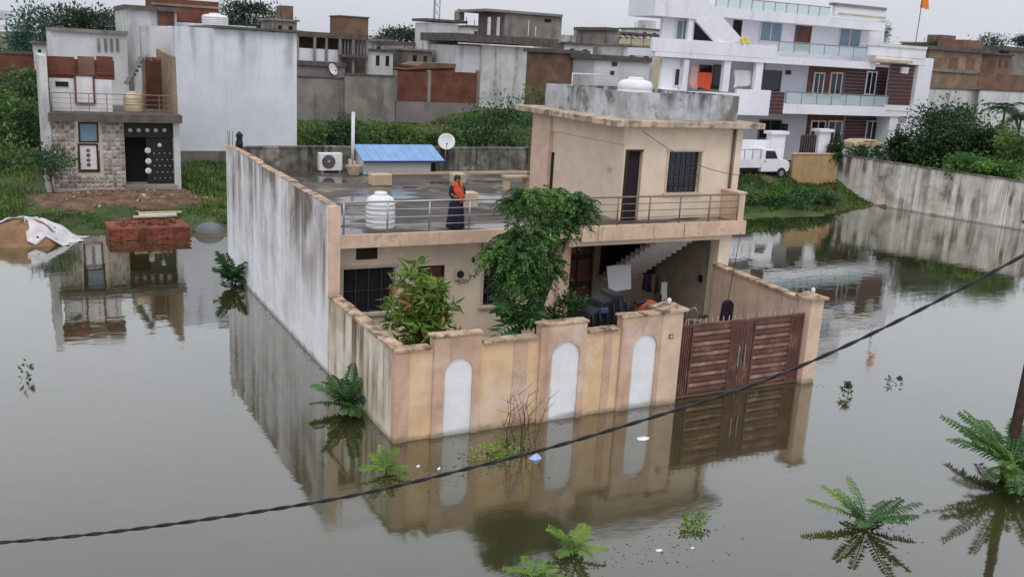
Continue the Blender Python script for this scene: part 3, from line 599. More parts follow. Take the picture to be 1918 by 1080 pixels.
# upper storey
uwl = R(96, 148, 210, 213, YA+1.2); top2 = R(90, 104, 214, 150, YA+1.2)
MB().box(uwl[0], uwl[1], YA+1.2, YA+1.4, zsl[3], uwl[3]).build('upper_wall', 'whitedirty', A)
MB().box(top2[0], top2[1], YA+1.22, YA+1.38, uwl[3]+0.002, top2[3]-0.2).build('brick_course', 'brick', A)
for u0, u1 in ((88, 140), (146, 177), (181, 212)):
    q = R(u0, 106, u1, 140, YA+1.15); box('brick_panel', 'brick' if u0 != 146 else 'brickbrown', A, q[0], q[1], YA+1.15, YA+1.219, q[2], q[3])
win(A, (143, 143, 174, 192), YA+1.19, 'window_panel', 'whitedirty', 'brownwood'); win(A, (104, 153, 128, 162), YA+1.19, 'ventilator', 'void')
rbk = R(262, 104, 330, 190, YA+2.0)
MB().prism([(YA+0.1, zsl[3]), (YA+6.2, zsl[3]), (YA+6.2, rbk[3]+0.3), (YA+0.3, rbk[3])], x1-0.2, x1, 'x').build('brick_side_wall', 'bricktan', A)
q = R(268, 108, 328, 212, YA+4.5); box('brick_rear_wall', 'bricktan', A, q[0], x1-0.203, YA+4.5, YA+4.7, zsl[3], q[3])
for i in range(7):
    xx = q[0]+0.15+i*(x1-0.4-q[0])/6; box('timber_batten', 'brownwood', A, xx, xx+0.1, YA+4.42, YA+4.498, zsl[3], q[3]-0.1*(i % 3))
p0, p1 = ony(236, 158, YA+2.6), ony(266, 104, YA+2.6)
MB().tube([p0, p1], 0.12, 4).build('stair_stringer', 'concrete', A)
for k in range(7):
    pk = p0+(p1-p0)*(k+0.5)/7; box('stair_step', 'concrete', A, pk[0]-0.05, pk[0]+0.25, YA+2.7, YA+3.6, pk[2]-0.12, pk[2]+0.02)
rl = R(98, 184, 330, 213, YA-0.4)
rr_ = MB().tube([(rl[0], YA-0.42, zsl[3]+1.0), (rl[1], YA-0.42, zsl[3]+1.0)], 0.025, 6).build('railing', 'brownsteel', A)
for k in range(3): MB().tube([(rl[0], YA-0.42, zsl[3]+0.25+0.25*k), (rl[1], YA-0.42, zsl[3]+0.25+0.25*k)], 0.012, 5).build('rail', 'brownsteel', rr_)
for k in range(8):
    xx = rl[0]+(rl[1]-rl[0])*k/7; MB().tube([(xx, YA-0.42, zsl[3]), (xx, YA-0.42, zsl[3]+1.0)], 0.02, 5).build('post', 'brownsteel', rr_)
pT = onz(238, 186, zsl[3]+0.3)
def tank(name, label, x, y, z, r_, h, m='white', ribs=5, grp=None):
    rt_ = empty(name, (x, y, z), label, 'water tank', grp); prof = [(r_*0.97, z)]
    bh = h*0.74
    for k in range(ribs):
        a = z+bh*k/ribs; e = bh/ribs; prof += [(r_*0.965, a+e*0.08), (r_, a+e*0.25), (r_, a+e*0.75), (r_*0.965, a+e*0.92)]
    prof += [(r_*0.96, z+bh), (r_*0.85, z+bh+h*0.10), (r_*0.55, z+bh+h*0.16), (r_*0.42, z+bh+h*0.17)]
    MB().lathe(x, y, prof, 32).build('tank_body', m, rt_, True)
    MB().lathe(x, y, [(r_*0.44, z+bh+h*0.165), (r_*0.44, z+bh+h*0.23), (r_*0.38, z+h), (0.02, z+h)], 20).build('lid', m, rt_, False); return rt_
tank('water_tank', 'cream water tank on the balcony of the tile-fronted house', xa1-2.0, YA+1.9, zsl[3]+0.005, 0.5, 1.05, 'creamblock')

# --- big blank white building behind it
YB = 43.0
B = bld('blank_walled_building', (330, 56, 556, 285), YB, 'bwhite', 9, 'tall building with big blank white wall and grey plinth')
q = R(330, 283, 556, 300, YB-0.1); box('plinth', 'concrete', B, q[0]-0.1, q[1]+0.1, YB-0.1, YB-0.003, 0.8, q[3])
q = R(330, 50, 556, 58, YB-0.3); box('roof_slab', 'slab', B, q[0]+2.2, q[1]+0.4, YB-0.3, YB+9.2, q[2]+0.1, q[3])
for u in (462, 505, 515, 528):
    p = ony(u, 50, YB+2); MB().tube([(p[0], YB+2, p[2]-0.3), (p[0], YB+2, p[2]+0.9)], 0.035, 5).build('rebar_column', 'slab', B)
q = R(268, 50, 332, 140, YB+1.5); box('side_wing', 'bwhite2', B, q[0], q[1], YB+1.5, YB+7, 1.0, q[3])
# --- building with brick crown behind
YC = 54.0
Cb = bld('brick_topped_building', (236, 16, 332, 120), YC, 'bwhite2', 7, 'white block with brick parapet storey above the blank wall')
q = R(232, 12, 334, 20, YC-0.3); box('roof_slab', 'slab', Cb, q[0], q[1], YC-0.3, YC+7.2, q[2], q[3])
win(Cb, (297, 25, 324, 46), YC, 'window', 'brick', 'slab')
q = R(288, 0, 410, 46, YC+2.5); box('brick_storey', 'brick', Cb, q[0], q[1], YC+2.5, YC+7.1, q[2]+0.2, q[3])
q = R(284, 9, 412, 13, YC+2.3); box('brick_storey_band', 'concrete', Cb, q[0], q[1], YC+2.4, YC+2.498, q[2], q[3])
q = R(332, 46, 480, 120, YC+1); box('rear_wall', 'bwhite', Cb, q[0], q[1], YC+1, YC+6, 2, q[3])
c = ony(402, 50, YC+1.5); tank('water_tank', 'white squat tank on the roof of the brick-topped block', c[0], YC+2.2-0.9, c[2]+0.05, 0.95, 0.9)
# --- long white shed wall at left
Db = bld('long_white_building', (96, 60, 238, 102), 50.0, 'bwhite3', 8, 'long low white building behind the tile-fronted house')
q = R(94, 55, 240, 62, 49.8); box('roof_slab', 'concrete', Db, q[0], q[1], 49.8, 58, q[2], q[3])
for u in (182, 195, 206, 217): q = R(u, 72, u+5, 96, 50); box('rain_pipe', 'concrete', Db, q[0], q[1], 49.9, 49.997, q[2], q[3])
Fb = bld('brick_boundary_wall', (-60, 100, 86, 132), 100.0, 'brick', 0.3, 'red brick boundary wall at the far left beyond the grass')
tag(Fb, None, 'wall')
q = R(-60, 95, 86, 101, 99.9); box('coping', 'slab', Fb, q[0], q[1], 99.9, 100.4, q[2]+0.002, q[3])
Tb = bld('teal_house', (22, 66, 62, 100), 118.0, 'farteal', 6, 'small teal painted house at the far left horizon')
q = R(20, 60, 64, 67, 117.8); box('roof_slab', 'slab', Tb, q[0], q[1], 117.8, 124.5, q[2], q[3]); win(Tb, (32, 74, 42, 86), 118.0)
wt = empty('water_tower', ony(8, 80, 125.0), 'grey overhead water tower at the left edge', 'tower')
for u in (0, 16):
    p, p2 = ony(u, 100, 125.0), ony(u, 40, 125.0)
    for dy in (0, 1.6): MB().tube([(p[0], 125+dy, p[2]), (p[0], 125+dy, p2[2])], 0.12, 6).build('leg', 'concrete', wt)
for a, b2 in ((20, 38), (48, 51), (66, 69)): q = R(-2, a, 18, b2, 124.8); box('platform' if a > 30 else 'tank_body', 'bwhite3', wt, q[0], q[1], 124.8, 127.2, q[2], q[3])

# --- unfinished frame building and yard walls (centre)
YJ = 72.0
J = empty('unfinished_building', (*ony(620, 150, YJ)[:2], 2.2), 'unfinished dark concrete frame building with brick room on top', 'building')
q = R(556, 62, 690, 72, YJ); box('roof_slab', 'slab', J, q[0], q[1], YJ, YJ+9, q[2], q[3])
q2 = R(556, 92, 640, 120, YJ); box('parapet', 'bwhite', J, q2[0], q2[1], YJ+0.3, YJ+0.6, q2[2], q2[3])
q3 = R(556, 72, 690, 150, YJ+5); box('rear_wall', 'slab', J, q3[0], q3[1], YJ+5, YJ+5.3, 1.5, q[2])
for u in (558, 590, 612, 637, 662, 688):
    p = R(u-2, 72, u+2, 150, YJ); box('column', 'concrete', J, p[0], p[1], YJ+0.02, YJ+0.29, 1.5, q[2]-0.002)
for i in range(8):
    p = R(641+i*6, 74, 643+i*6, 103, YJ); box('upright', 'concrete', J, p[0], p[1], YJ+0.31, YJ+0.5, p[2], q[2]-0.002)
p = R(637, 103, 690, 108, YJ-0.3); box('balcony_slab', 'slab', J, p[0], p[1], YJ-0.3, YJ-0.003, p[2], p[3])
p = R(638, 33, 690, 62, YJ+0.5); box('brick_room', 'brickbrown', J, p[0], p[1], YJ+0.5, YJ+4, q[3], p[3]); box('room_slab', 'slab', J, p[0]-0.1, p[1]+0.1, YJ+0.4, YJ+4.1, p[3]+0.002, p[3]+0.12)
YK = 66.0
def yard(name, px, Y, m, depth, label, cap='slab'):
    r = bld(name, px, Y, m, depth, label); tag(r, None, 'wall')
    x0, x1, z0, z1 = R(*px, Y); box('coping', cap, r, x0-0.05, x1+0.05, Y-0.08, Y+depth+0.08, z1+0.002, z1+0.12); return r
K1 = yard('concrete_yard_wall', (558, 146, 644, 250), YK+0.6, 'concrete', 0.4, 'weathered grey yard wall beside the blank white building')
K2 = yard('concrete_yard_wall', (646, 142, 740, 250), YK, 'concrete', 0.4, 'stained brown-grey yard wall left of the red brick panel')
K3 = bld('brick_topped_yard_wall', (741, 192, 896, 250), YK+0.3, 'concrete2', 0.4, 'grey yard wall topped with two red brick panels'); tag(K3, None, 'wall')
for a, b2 in ((743, 801), (807, 895)):
    q = R(a, 135, b2, 190, YK+0.32); box('brick_panel', 'brick', K3, q[0], q[1], YK+0.34, YK+0.66, R(741, 192, 896, 250, YK+0.3)[3]+0.002, q[3])
for u in (741, 804, 896):
    q = R(u-3, 132, u+3, 190, YK+0.3); box('post', 'concrete', K3, q[0], q[1], YK+0.3, YK+0.7, R(741, 192, 896, 250, YK+0.3)[3]+0.004, q[3])
K4 = bld('low_shed', (556, 124, 646, 148), YK+3, 'concrete2', 5, 'low brown shed with flat roof above the yard wall')
q = R(554, 116, 648, 124, YK+2.8); box('roof_sheet', 'slab', K4, q[0], q[1], YK+2.8, YK+8.2, q[2], q[3])
q = ony(623, 130, YK+2.5)
K5 = bld('red_roofed_shed', (766, 124, 852, 136), YK+4, 'brick', 4, 'small red brick shed with sloping roof behind brick wall')
q = R(764, 118, 854, 125, YK+3.8); MB().prism([(q[0], q[2]-0.4), (q[1], q[2]), (q[1], q[3]), ((q[0]*2+q[1])/3, q[3])], YK+3.8, YK+8.2).build('roof_sheet', 'brickbrown', K5)
def dish(name, label, c, r_, yaw_, mast_z):
    d_ = empty(name, (c[0], c[1], mast_z), label, 'satellite dish')
    mb = MB(); n = 24; rings = 5; vs = [(0, 0, 0)]; fs = []
    for i in range(1, rings+1):
        for k in range(n): a = 2*math.pi*k/n; rr0 = r_*i/rings; vs.append((rr0*math.cos(a), -0.28*rr0*rr0/r_, rr0*math.sin(a)))
    fs = [(0, 1+k, 1+(k+1) % n) for k in range(n)]+[(1+(i-1)*n+k, 1+i*n+k, 1+i*n+(k+1) % n, 1+(i-1)*n+(k+1) % n) for i in range(1, rings) for k in range(n)]
    o = mb.add(vs, fs).build('reflector', 'whitedirty', d_, True, local=True); o.modifiers.new('solid', 'SOLIDIFY').thickness = 0.02
    o.location = (0, 0, c[2]-mast_z); o.rotation_euler = (rad(-22), 0, yaw_)
    MB().tube([(c[0], c[1]+0.08, mast_z), (c[0], c[1]+0.08, c[2])], 0.022*r_/0.35, 8).build('mast', 'steel', d_, True)
    dv = Vector((math.sin(yaw_), -math.cos(yaw_), 0)); e = Vector(c)+dv*r_*0.75+Vector((0, 0, -0.05)); s0 = Vector(c)+Vector((0, 0, -r_*0.9))+dv*r_*0.2
    MB().tube([s0, e], 0.012*r_/0.35, 6).build('feed_arm', 'steel', d_, True); MB().tube([e-dv*0.04, e+dv*0.06], 0.035*r_/0.35, 8).build('receiver', 'black', d_, True)
    return d_
dish('satellite_dish', 'tilted pale dish above the brown-grey yard wall', ony(622, 131, YK+2.4), 0.55, 0.6, ony(622, 145, YK+2.4)[2])
# --- middle distance blocks
YL = 96.0
L1 = bld('old_white_block', (694, 78, 742, 135), YL, 'bwhite2', 6, 'old grey-white block left of the lattice tower'); q = R(692, 74, 744, 79, YL-0.3); box('roof_slab', 'concrete', L1, q[0], q[1], YL-0.3, YL+6, q[2], q[3])
win(L1, (706, 88, 716, 100), YL); win(L1, (726, 90, 734, 100), YL)
L2 = bld('old_white_block', (744, 84, 792, 135), YL-6, 'bwhite3', 6, 'small white block with dark roof edge near the tower'); q = R(740, 79, 796, 85, YL-6.3); box('roof_slab', 'slab', L2, q[0], q[1], YL-6.3, YL, q[2], q[3]); win(L2, (752, 98, 762, 112), YL-6)
L3 = bld('grey_block', (793, 88, 826, 135), YL+4, 'concrete', 6, 'grey unfinished block at the foot of the lattice tower')
for u in (797, 806, 815): p = ony(u, 80, YL+5); MB().tube([(p[0], YL+5, p[2]-0.8), (p[0], YL+5, p[2]+0.9)], 0.12, 5).build('rebar_column', 'slab', L3)
tw_ = empty('lattice_tower', (*ony(815, 90, 170.0)[:2], 2.3), 'thin steel lattice mast rising above the rooftops', 'tower')
pa, pc = ony(810, 100, 170.0), ony(821, 100, 170.0); zt_ = ony(815, -60, 170.0)[2]
for (xx, yy) in ((pa[0], 170), (pc[0], 170), ((pa[0]+pc[0])/2, 171.0)): MB().tube([(xx, yy, 2), (xx, yy, zt_)], 0.11, 5).build('leg', 'steel', tw_)
for i in range(14):
    z0_, z1_ = 8+i*1.6, 9.6+i*1.6; MB().tube([(pa[0], 170, z0_), (pc[0], 170, z1_)], 0.07, 4).tube([(pc[0], 170, z0_), (pa[0], 170, z1_)], 0.07, 4).build('brace', 'steel', tw_)
# --- white building with grey penthouse
YM = 78.0
Mb = bld('penthouse_building', (900, 88, 1040, 215), YM, 'bwhite2', 10, 'white building with brown roof slab and grey penthouse block')
q = R(856, 68, 1046, 88, YM-0.6); box('roof_slab', 'slab', Mb, q[0], q[1], YM-0.6, YM+10, q[2]+0.3, q[3])
q = R(856, 86, 900, 135, YM+0.4); box('side_wing', 'bwhite3', Mb, q[0], q[1]-0.003, YM+0.4, YM+8, 2, q[3])
q = R(826, 44, 884, 135, YM+4); box('rear_tower', 'bwhite3', Mb, q[0], q[1], YM+8.01, YM+12, 2, q[3]); q = R(822, 40, 902, 46, YM+4); box('tower_slab', 'slab', Mb, q[0], q[1], YM+7.8, YM+12.2, q[3]-0.1, q[3]+0.2)
q = R(945, 28, 1052, 68, YM+2); box('penthouse', 'concrete', Mb, q[0], q[1], YM+2, YM+9, q[2]-0.6, q[3]); q = R(910, 22, 1053, 31, YM+1.8); box('penthouse_slab', 'concrete2', Mb, q[0], q[1], YM+1.6, YM+9.3, q[2]+0.25, q[3])
for u in (915, 932): p = R(u, 32, u+4, 68, YM+2); box('penthouse_column', 'whitedirty', Mb, p[0], p[1], YM+2, YM+2.3, p[2]-0.3, p[3])
win(Mb, (1020, 36, 1032, 42), YM+2, 'ventilator', 'void')
for u in (990, 1003): p = R(u, 50 if u > 1000 else 38, u+3, 68, YM+1.5); MB().tube([(p[0], YM+1.5, p[2]), (p[0], YM+1.5, p[3])], 0.06, 5).build('pipe', 'whitedirty', Mb)
p = ony(860, 40, YM+10); tank('water_tank', 'grey roof tank on the rear tower left of the penthouse', p[0], YM+10, p[2]+0.1, 0.6, 1.3, 'concrete')
# --- jumble between penthouse building and the white house
N1 = bld('brown_block', (1041, 100, 1080, 152), 62.0, 'brickbrown', 6, 'brown brick block with dark roof slab right of the penthouse building'); q = R(1038, 94, 1106, 101, 61.7); box('roof_slab', 'slab', N1, q[0], q[1], 61.7, 68, q[2], q[3])
for u in (1086, 1094, 1102): p = R(u, 100, u+2, 140, 62); box('column', 'whitedirty', N1, p[0], p[1], 62.0, 62.2, 2, q[2]-0.002)
N2 = bld('low_white_building', (1113, 114, 1216, 165), 58.0, 'bwhite3', 7, 'low white building partly hidden behind the roof tank'); q = R(1110, 105, 1222, 114, 57.7); box('roof_slab', 'slab', N2, q[0], q[1], 57.7, 65, q[2], q[3]); win(N2, (1146, 116, 1156, 124), 58.0); win(N2, (1143, 133, 1150, 140), 58.0)
N3 = bld('far_white_block', (1050, 68, 1138, 110), 100.0, 'bwhite2', 8, 'far white block with grey stair cabin on its roof'); q = R(1095, 52, 1130, 68, 101); box('stair_cabin', 'concrete', N3, q[0], q[1], 101, 104, q[2]-0.3, q[3]); win(N3, (1062, 78, 1070, 88), 100.0); win(N3, (1086, 78, 1094, 88), 100.0)
N4 = bld('far_grey_block', (1136, 54, 1158, 112), 92.0, 'concrete', 8, 'narrow grey block between far white rooftops'); q = R(1134, 52, 1160, 58, 91.7); box('roof_slab', 'slab', N4, q[0], q[1], 91.7, 100, q[2], q[3])
N5 = bld('far_cream_block', (1158, 72, 1240, 100), 115.0, 'creamblock', 8, 'far cream block with open colonnade below its roof'); q = R(1154, 62, 1244, 66, 114.6); box('roof_slab', 'slab', N5, q[0], q[1], 114.6, 122, q[2], q[3])
for k in range(7): p = R(1160+k*12, 66, 1164+k*12, 72, 115); box('column', 'bwhite3', N5, p[0], p[1], 115.0, 115.4, p[2]-0.05, q[2]-0.002)

# --- small far rooftops filling the skyline
def far_block(px, Y, m, label, extra=0):
    r = bld('far_block', px, Y, m, 6, label, 'small far blocks on the skyline'); x0, x1, z0, z1 = R(*px, Y); w_ = x1-x0
    box('roof_slab', 'slab' if extra % 2 else 'concrete', r, x0-0.25, x1+0.25, Y-0.3, Y+6.3, z1+0.002, z1+0.22)
    for k in range(2): xx = x0+w_*(0.2+0.45*k); box('window', 'glass', r, xx, xx+w_*0.16, Y-0.05, Y-0.003, z1-1.6, z1-0.5)
    for k in range(3): xx = x0+w_*(0.1+0.4*k); MB().tube([(xx, Y+2, z1+0.2), (xx, Y+2, z1+1.0+0.3*((k+extra) % 2))], 0.05, 5).build('rebar_column', 'slab', r)
    if extra > 1: box('roof_cabin', 'brickbrown' if extra == 2 else 'bwhite3', r, x0+w_*0.55, x1, Y+1.5, Y+4.5, z1+0.222, z1+1.7)
for k, (px, Y, m, lb, ex) in enumerate((((696, 96, 736, 140), 86.0, 'bwhite3', 'pale far block behind the unfinished building', 1), ((512, 40, 556, 90), 88.0, 'concrete', 'grey far block right above the blank white wall', 2), ((764, 96, 808, 140), 84.0, 'concrete', 'grey far block below the lattice mast', 0), ((1056, 84, 1110, 120), 82.0, 'bwhite3', 'pale far block above the brown brick block', 1),
    ((1168, 88, 1226, 125), 80.0, 'bwhite2', 'stained far block left of the villa', 0), ((1196, 56, 1236, 80), 128.0, 'bwhite3', 'distant pale block touching the villa wall', 3), ((1864, 104, 1892, 150), 70.0, 'brickbrown', 'brown far block between the tan block and grey house', 1), ((64, 84, 100, 110), 96.0, 'bwhite3', 'pale far block left of the long white building', 1), ((1740, 84, 1800, 110), 96.0, 'concrete', 'grey far block behind the tan brick block', 2), ((880, 52, 918, 90), 100.0, 'bwhite3', 'pale far block left of the grey penthouse', 1))):
    far_block(px, Y, m, lb, ex)

# --- right-hand far buildings
U1 = bld('brick_block', (1736, 96, 1836, 160), 62.0, 'bricktan', 8, 'tan brick block with roof slab at far right'); q = R(1732, 90, 1870, 97, 61.6); box('roof_slab', 'slab', U1, q[0], q[1], 61.6, 70, q[2], q[3])
q = R(1806, 76, 1842, 92, 64); box('roof_cabin', 'brickbrown', U1, q[0], q[1], 64, 68, q[2]-0.3, q[3])
for k in range(3): p = R(1746+k*32, 108, 1762+k*32, 130, 62.0); box('brick_infill', 'brickbrown', U1, p[0], p[1], 61.95, 61.997, p[2], p[3])
q = R(1736, 130, 1836, 136, 61.9); box('floor_band', 'concrete', U1, q[0], q[1], 61.8, 61.94, q[2], q[3])
U2 = yard('old_plaster_wall', (1728, 168, 1832, 222), 56.0, 'bwhite2', 0.3, 'old stained plaster wall beneath the tan brick block')
U3 = yard('brick_topped_wall', (1834, 172, 1960, 225), 55.0, 'bwhite3', 0.3, 'pale plaster wall topped with brick at the right edge'); q = R(1834, 140, 1960, 170, 55); box('brick_course', 'brickbrown', U3, q[0], q[1], 55.02, 55.28, R(1834, 172, 1960, 225, 55)[3]+0.122, q[3])
U4 = bld('far_grey_house', (1886, 98, 1960, 142), 75.0, 'concrete', 6, 'grey flat-roofed house at the far right edge'); q = R(1880, 90, 1960, 98, 74.7); box('roof_slab', 'slab', U4, q[0], q[1], 74.7, 82, q[2], q[3]); win(U4, (1848, 104, 1860, 118), 75)

# ------------------------------------------------------------------ the big white house
YP = 33.0
P = empty('white_villa', (*ony(1560, 285, YP)[:2], 2.6), 'large three-storey white villa with glass balconies and maroon cladding', 'house')
def pb(name, m, px, Y, d, parent=None): return pbox(name, m, parent or P, px, Y, d)
Yw = YP+1.6
gx0, gx1, gz0, gz1 = R(1383, 215, 1735, 290, Yw)
pb('ground_floor_wall', 'lilacwall', (1370, 208, 1740, 300), Yw, 0.3)
pb('first_floor_wall', 'lilacwall', (1430, 118, 1740, 206), Yw, 0.3)
pb('corner_block', 'lilac', (1663, 208, 1722, 300), YP+0.1, 1.49)
# ground floor openings
win(P, (1422, 226, 1460, 258), Yw, 'window', 'glass', 'slab', 2)
gd = pb('window_bay', 'brownwood', (1512, 212, 1578, 272), Yw-0.12, 0.115)
for a, b2 in ((1518, 1542), (1550, 1573)): win(P, (a, 228, b2, 268), Yw-0.12, 'window', 'glass', 'whitedirty', 2)
def cladding(px, Y, d, n, name='cladding'):
    x0, x1, z0, z1 = R(*px, Y); r = box(name, 'joint', P, x0, x1, Y+0.05, Y+d, z0, z1)
    for k in range(n):
        a = z0+(z1-z0)*k/n; e = (z1-z0)/n; box('cladding_board', 'maroon', r, x0, x1, Y, Y+0.048, a+e*0.08, a+e*0.92)
cladding((1583, 214, 1662, 274), Yw-0.2, 0.19, 10)
win(P, (1622, 228, 1640, 266), Yw-0.22, 'window', 'glass', 'whitedirty', 2)
pb('wall_lamp', 'steel', (1685, 218, 1698, 228), YP+0.0, 0.098); pb('name_board', 'bricktan', (1679, 232, 1685, 262), YP+0.02, 0.078)
pb('wall_lamp', 'black', (1466, 232, 1476, 244), Yw-0.15, 0.14)
# first-floor slab, solid parapet and glass balustrade
pb('first_floor_slab', 'lilac', (1383, 197, 1712, 215), YP, Yw-YP-0.003)
pb('solid_parapet', 'lilac', (1378, 168, 1442, 216), YP-0.03, 0.2)
cladding((1443, 172, 1468, 214), YP-0.06, 0.058, 6)
def glassrail(px, Y, n):
    x0, x1, z0, z1 = R(*px, Y); r = MB().tube([(x0, Y, z1), (x1, Y, z1)], 0.04, 6).build('balustrade', 'steel', P)
    for k in range(n):
        a, b2 = x0+(x1-x0)*k/n, x0+(x1-x0)*(k+1)/n; box('glass_panel', 'railglass', r, a+0.04, b2-0.04, Y-0.012, Y+0.012, z0+0.05, z1-0.06); box('post', 'steel', r, a-0.025, a+0.025, Y-0.03, Y+0.03, z0, z1-0.04)
mg = bpy.data.materials.new('greenish_rail_glass'); mg.use_nodes = True; b = mg.node_tree.nodes['Principled BSDF']; b.inputs['Base Color'].default_value = (0.55, 0.68, 0.72, 1); b.inputs['Roughness'].default_value = 0.08; b.inputs['Alpha'].default_value = 0.42; M_['railglass'] = mg
glassrail((1472, 176, 1664, 197), YP+0.15, 7)
cladding((1664, 120, 1709, 197), YP+0.15, 0.2, 11)
pb('ac_unit', 'white', (1690, 126, 1702, 138), YP-0.1, 0.24)
pb('frame_post', 'lilac', (1709, 108, 1735, 300), YP-0.05, 1.6)
pb('ground_band', 'lilac', (1660, 198, 1722, 208), YP-0.04, 0.3)
# first floor openings
win(P, (1428, 134, 1460, 172), Yw, 'door', 'glass', 'slab')
pb('window_bay', 'brownwood', (1514, 126, 1580, 182), Yw-0.1, 0.09)
for a, b2 in ((1524, 1540), (1555, 1574)): win(P, (a, 138, b2, 176), Yw-0.1, 'window', 'glass', 'whitedirty', 2)
cladding((1584, 124, 1664, 180), Yw-0.2, 0.19, 9); win(P, (1622, 136, 1638, 176), Yw-0.22, 'window', 'glass', 'whitedirty', 2)
pb('wall_lamp', 'black', (1474, 132, 1482, 140), Yw-0.15, 0.14)
# left verandah at first floor with columns
pb('verandah_rear_wall', 'lilac', (1238, 108, 1430, 215), Yw+1.4, 0.3)
for a, b2 in ((1280, 1289), (1355, 1367), (1415, 1428)): pb('column', 'lilac', (a, 112, b2, 172), YP+0.02, 0.3)
pb('verandah_end_wall', 'lilac', (1238, 110, 1281, 170), YP+0.4, 0.25); win(P, (1263, 130, 1281, 160), YP+0.4, 'window', 'glass', 'whitedirty', 2)
pb('verandah_slab', 'lilac', (1236, 172, 1384, 190), YP+0.02, 2.9)
for u0, u1 in ((1310, 1330), (1336, 1352)): win(P, (u0, 124, u1, 165), Yw+1.4, 'window', 'glass', 'slab')
# second-floor band
pb('second_floor_slab', 'lilac', (1226, 104, 1642, 118), YP-0.1, Yw-YP+1.6)
pb('solid_parapet', 'lilac', (1222, 78, 1455, 103), YP-0.12, 0.25)
glassrail((1458, 84, 1626, 103), YP+0.05, 6)
pb('corner_parapet', 'lilac', (1626, 88, 1735, 107), YP-0.12, 0.3); pb('corner_coping', 'whitedirty', (1624, 84, 1738, 89), YP-0.2, 0.5)
pb('hood', 'creamblock', (1636, 112, 1710, 117), YP-0.5, 0.48)
pb('corner_beam', 'lilac', (1640, 107, 1735, 120), YP-0.08, 0.6)
# second floor
Y2 = YP+2.4
pb('second_floor_wall', 'lilac', (1300, 34, 1655, 110), Y2, 0.3)
win(P, (1424, 43, 1462, 77), Y2, 'window', 'blueglass', 'whitedirty', 2); win(P, (1572, 48, 1610, 88), Y2, 'window', 'blueglass', 'whitedirty', 2)
win(P, (1490, 45, 1516, 92), Y2, 'door', 'brownwood', 'slab')
win(P, (1372, 38, 1388, 80), Y2, 'door', 'void')
pb('roof_slab', 'lilac', (1330, 27, 1660, 45), YP+0.9, Y2-YP-0.904+3.0)
glassrail((1340, 4, 1556, 26), YP+1.0, 10)
pb('roof_parapet', 'lilac', (1564, 14, 1662, 34), YP+0.8, 0.3); pb('roof_coping', 'concrete', (1562, 10, 1662, 15), YP+0.7, 0.5)
pb('cream_band', 'creamblock', (1570, 28, 1660, 31), YP+0.77, 0.028)
# stair tower at left with sloping parapet
pb('stair_tower_wall', 'lilac', (1240, 30, 1300, 84), YP+0.6, 0.25); win(P, (1266, 40, 1289, 76), YP+0.6, 'window', 'blueglass', 'whitedirty', 2)
pb('stair_tower_top', 'lilac', (1228, -30, 1308, 33), YP-0.1, 3.0)
pb('stair_tower_column', 'lilac', (1289, 33, 1297, 84), YP, 0.25)
pts = [ony(*c, YP-0.05)[[0, 2]] for c in ((1308, -20), (1396, 80), (1340, 80), (1308, 44), (1296, 32), (1296, -20))]
MB().prism([tuple(c) for c in pts], YP-0.05, YP+0.15).build('sloping_parapet', 'lilac', P)
pb('stair_void', 'void', (1298, 44, 1342, 80), YP+1.8, 0.05)
# flag on the roof corner
p = ony(1714, 86, YP+1.0); fl = empty('flag_pole', (p[0], YP+1.0, p[2]), 'saffron flag on a thin pole above the villa corner', 'flag')
zt_ = ony(1716, -25, YP+1.0)[2]; MB().tube([(p[0], YP+1, p[2]-0.3), (p[0]+0.05, YP+1, zt_)], 0.035, 6).build('pole', 'slab', fl)
V = []; n = 8
for i in range(n+1):
    for j in range(5): V.append((p[0]+0.05+0.75*i/n, YP+1+0.12*math.sin(i*1.1+j*0.4), zt_-0.1-0.35*j+(-0.05*i)+0.16*(j-2)*i/n))
MB().add(V, [(i*5+j, i*5+j+1, (i+1)*5+j+1, (i+1)*5+j) for i in range(n) for j in range(4)]).build('flag_cloth', flat('saffron_cloth', (0.75, 0.22, 0.04)), fl, True)
# clothes drying on the verandah
def cloth(name, label, px, Y, m, cat='cloth', sag=0.08, group=None, top=None):
    x0, x1, z0, z1 = R(*px, Y); nx_, nz_ = 8, 8; vs = []; ph = rng.random()*6
    for i in range(nx_+1):
        for j in range(nz_+1):
            fx, fz = i/nx_, j/nz_; vs.append((x0+(x1-x0)*(fx+0.04*math.sin(5*fz+ph)), Y+sag*math.sin(fx*9+ph)*(0.3+fz), z1-(z1-z0)*fz*(1-0.08*math.sin(fx*4+ph))))
    o = MB().add(vs, [(i*9+j, i*9+j+1, (i+1)*9+j+1, (i+1)*9+j) for i in range(nx_) for j in range(nz_)]).build(name, m, None, True); o.modifiers.new('solid', 'SOLIDIFY').thickness = 0.012
    return tag(o, label, cat, group)
cloth('drying_cloth', 'red cloth hanging on the villa verandah', (1306, 136, 1332, 168), YP+0.5, 'orange'); cloth('drying_cloth', 'pale pink cloth hanging beside a verandah column', (1292, 122, 1306, 165), YP+0.6, flat('pink_cloth', (0.6, 0.38, 0.36)))
cloth('drying_cloth', 'white sheet slung across the villa verandah', (1374, 132, 1412, 164), YP+0.5, 'whitedirty'); cloth('drying_cloth', 'yellow cloth over the stair parapet of the villa', (1388, 70, 1404, 82), YP-0.15, flat('yellow_cloth', (0.75, 0.6, 0.1)))
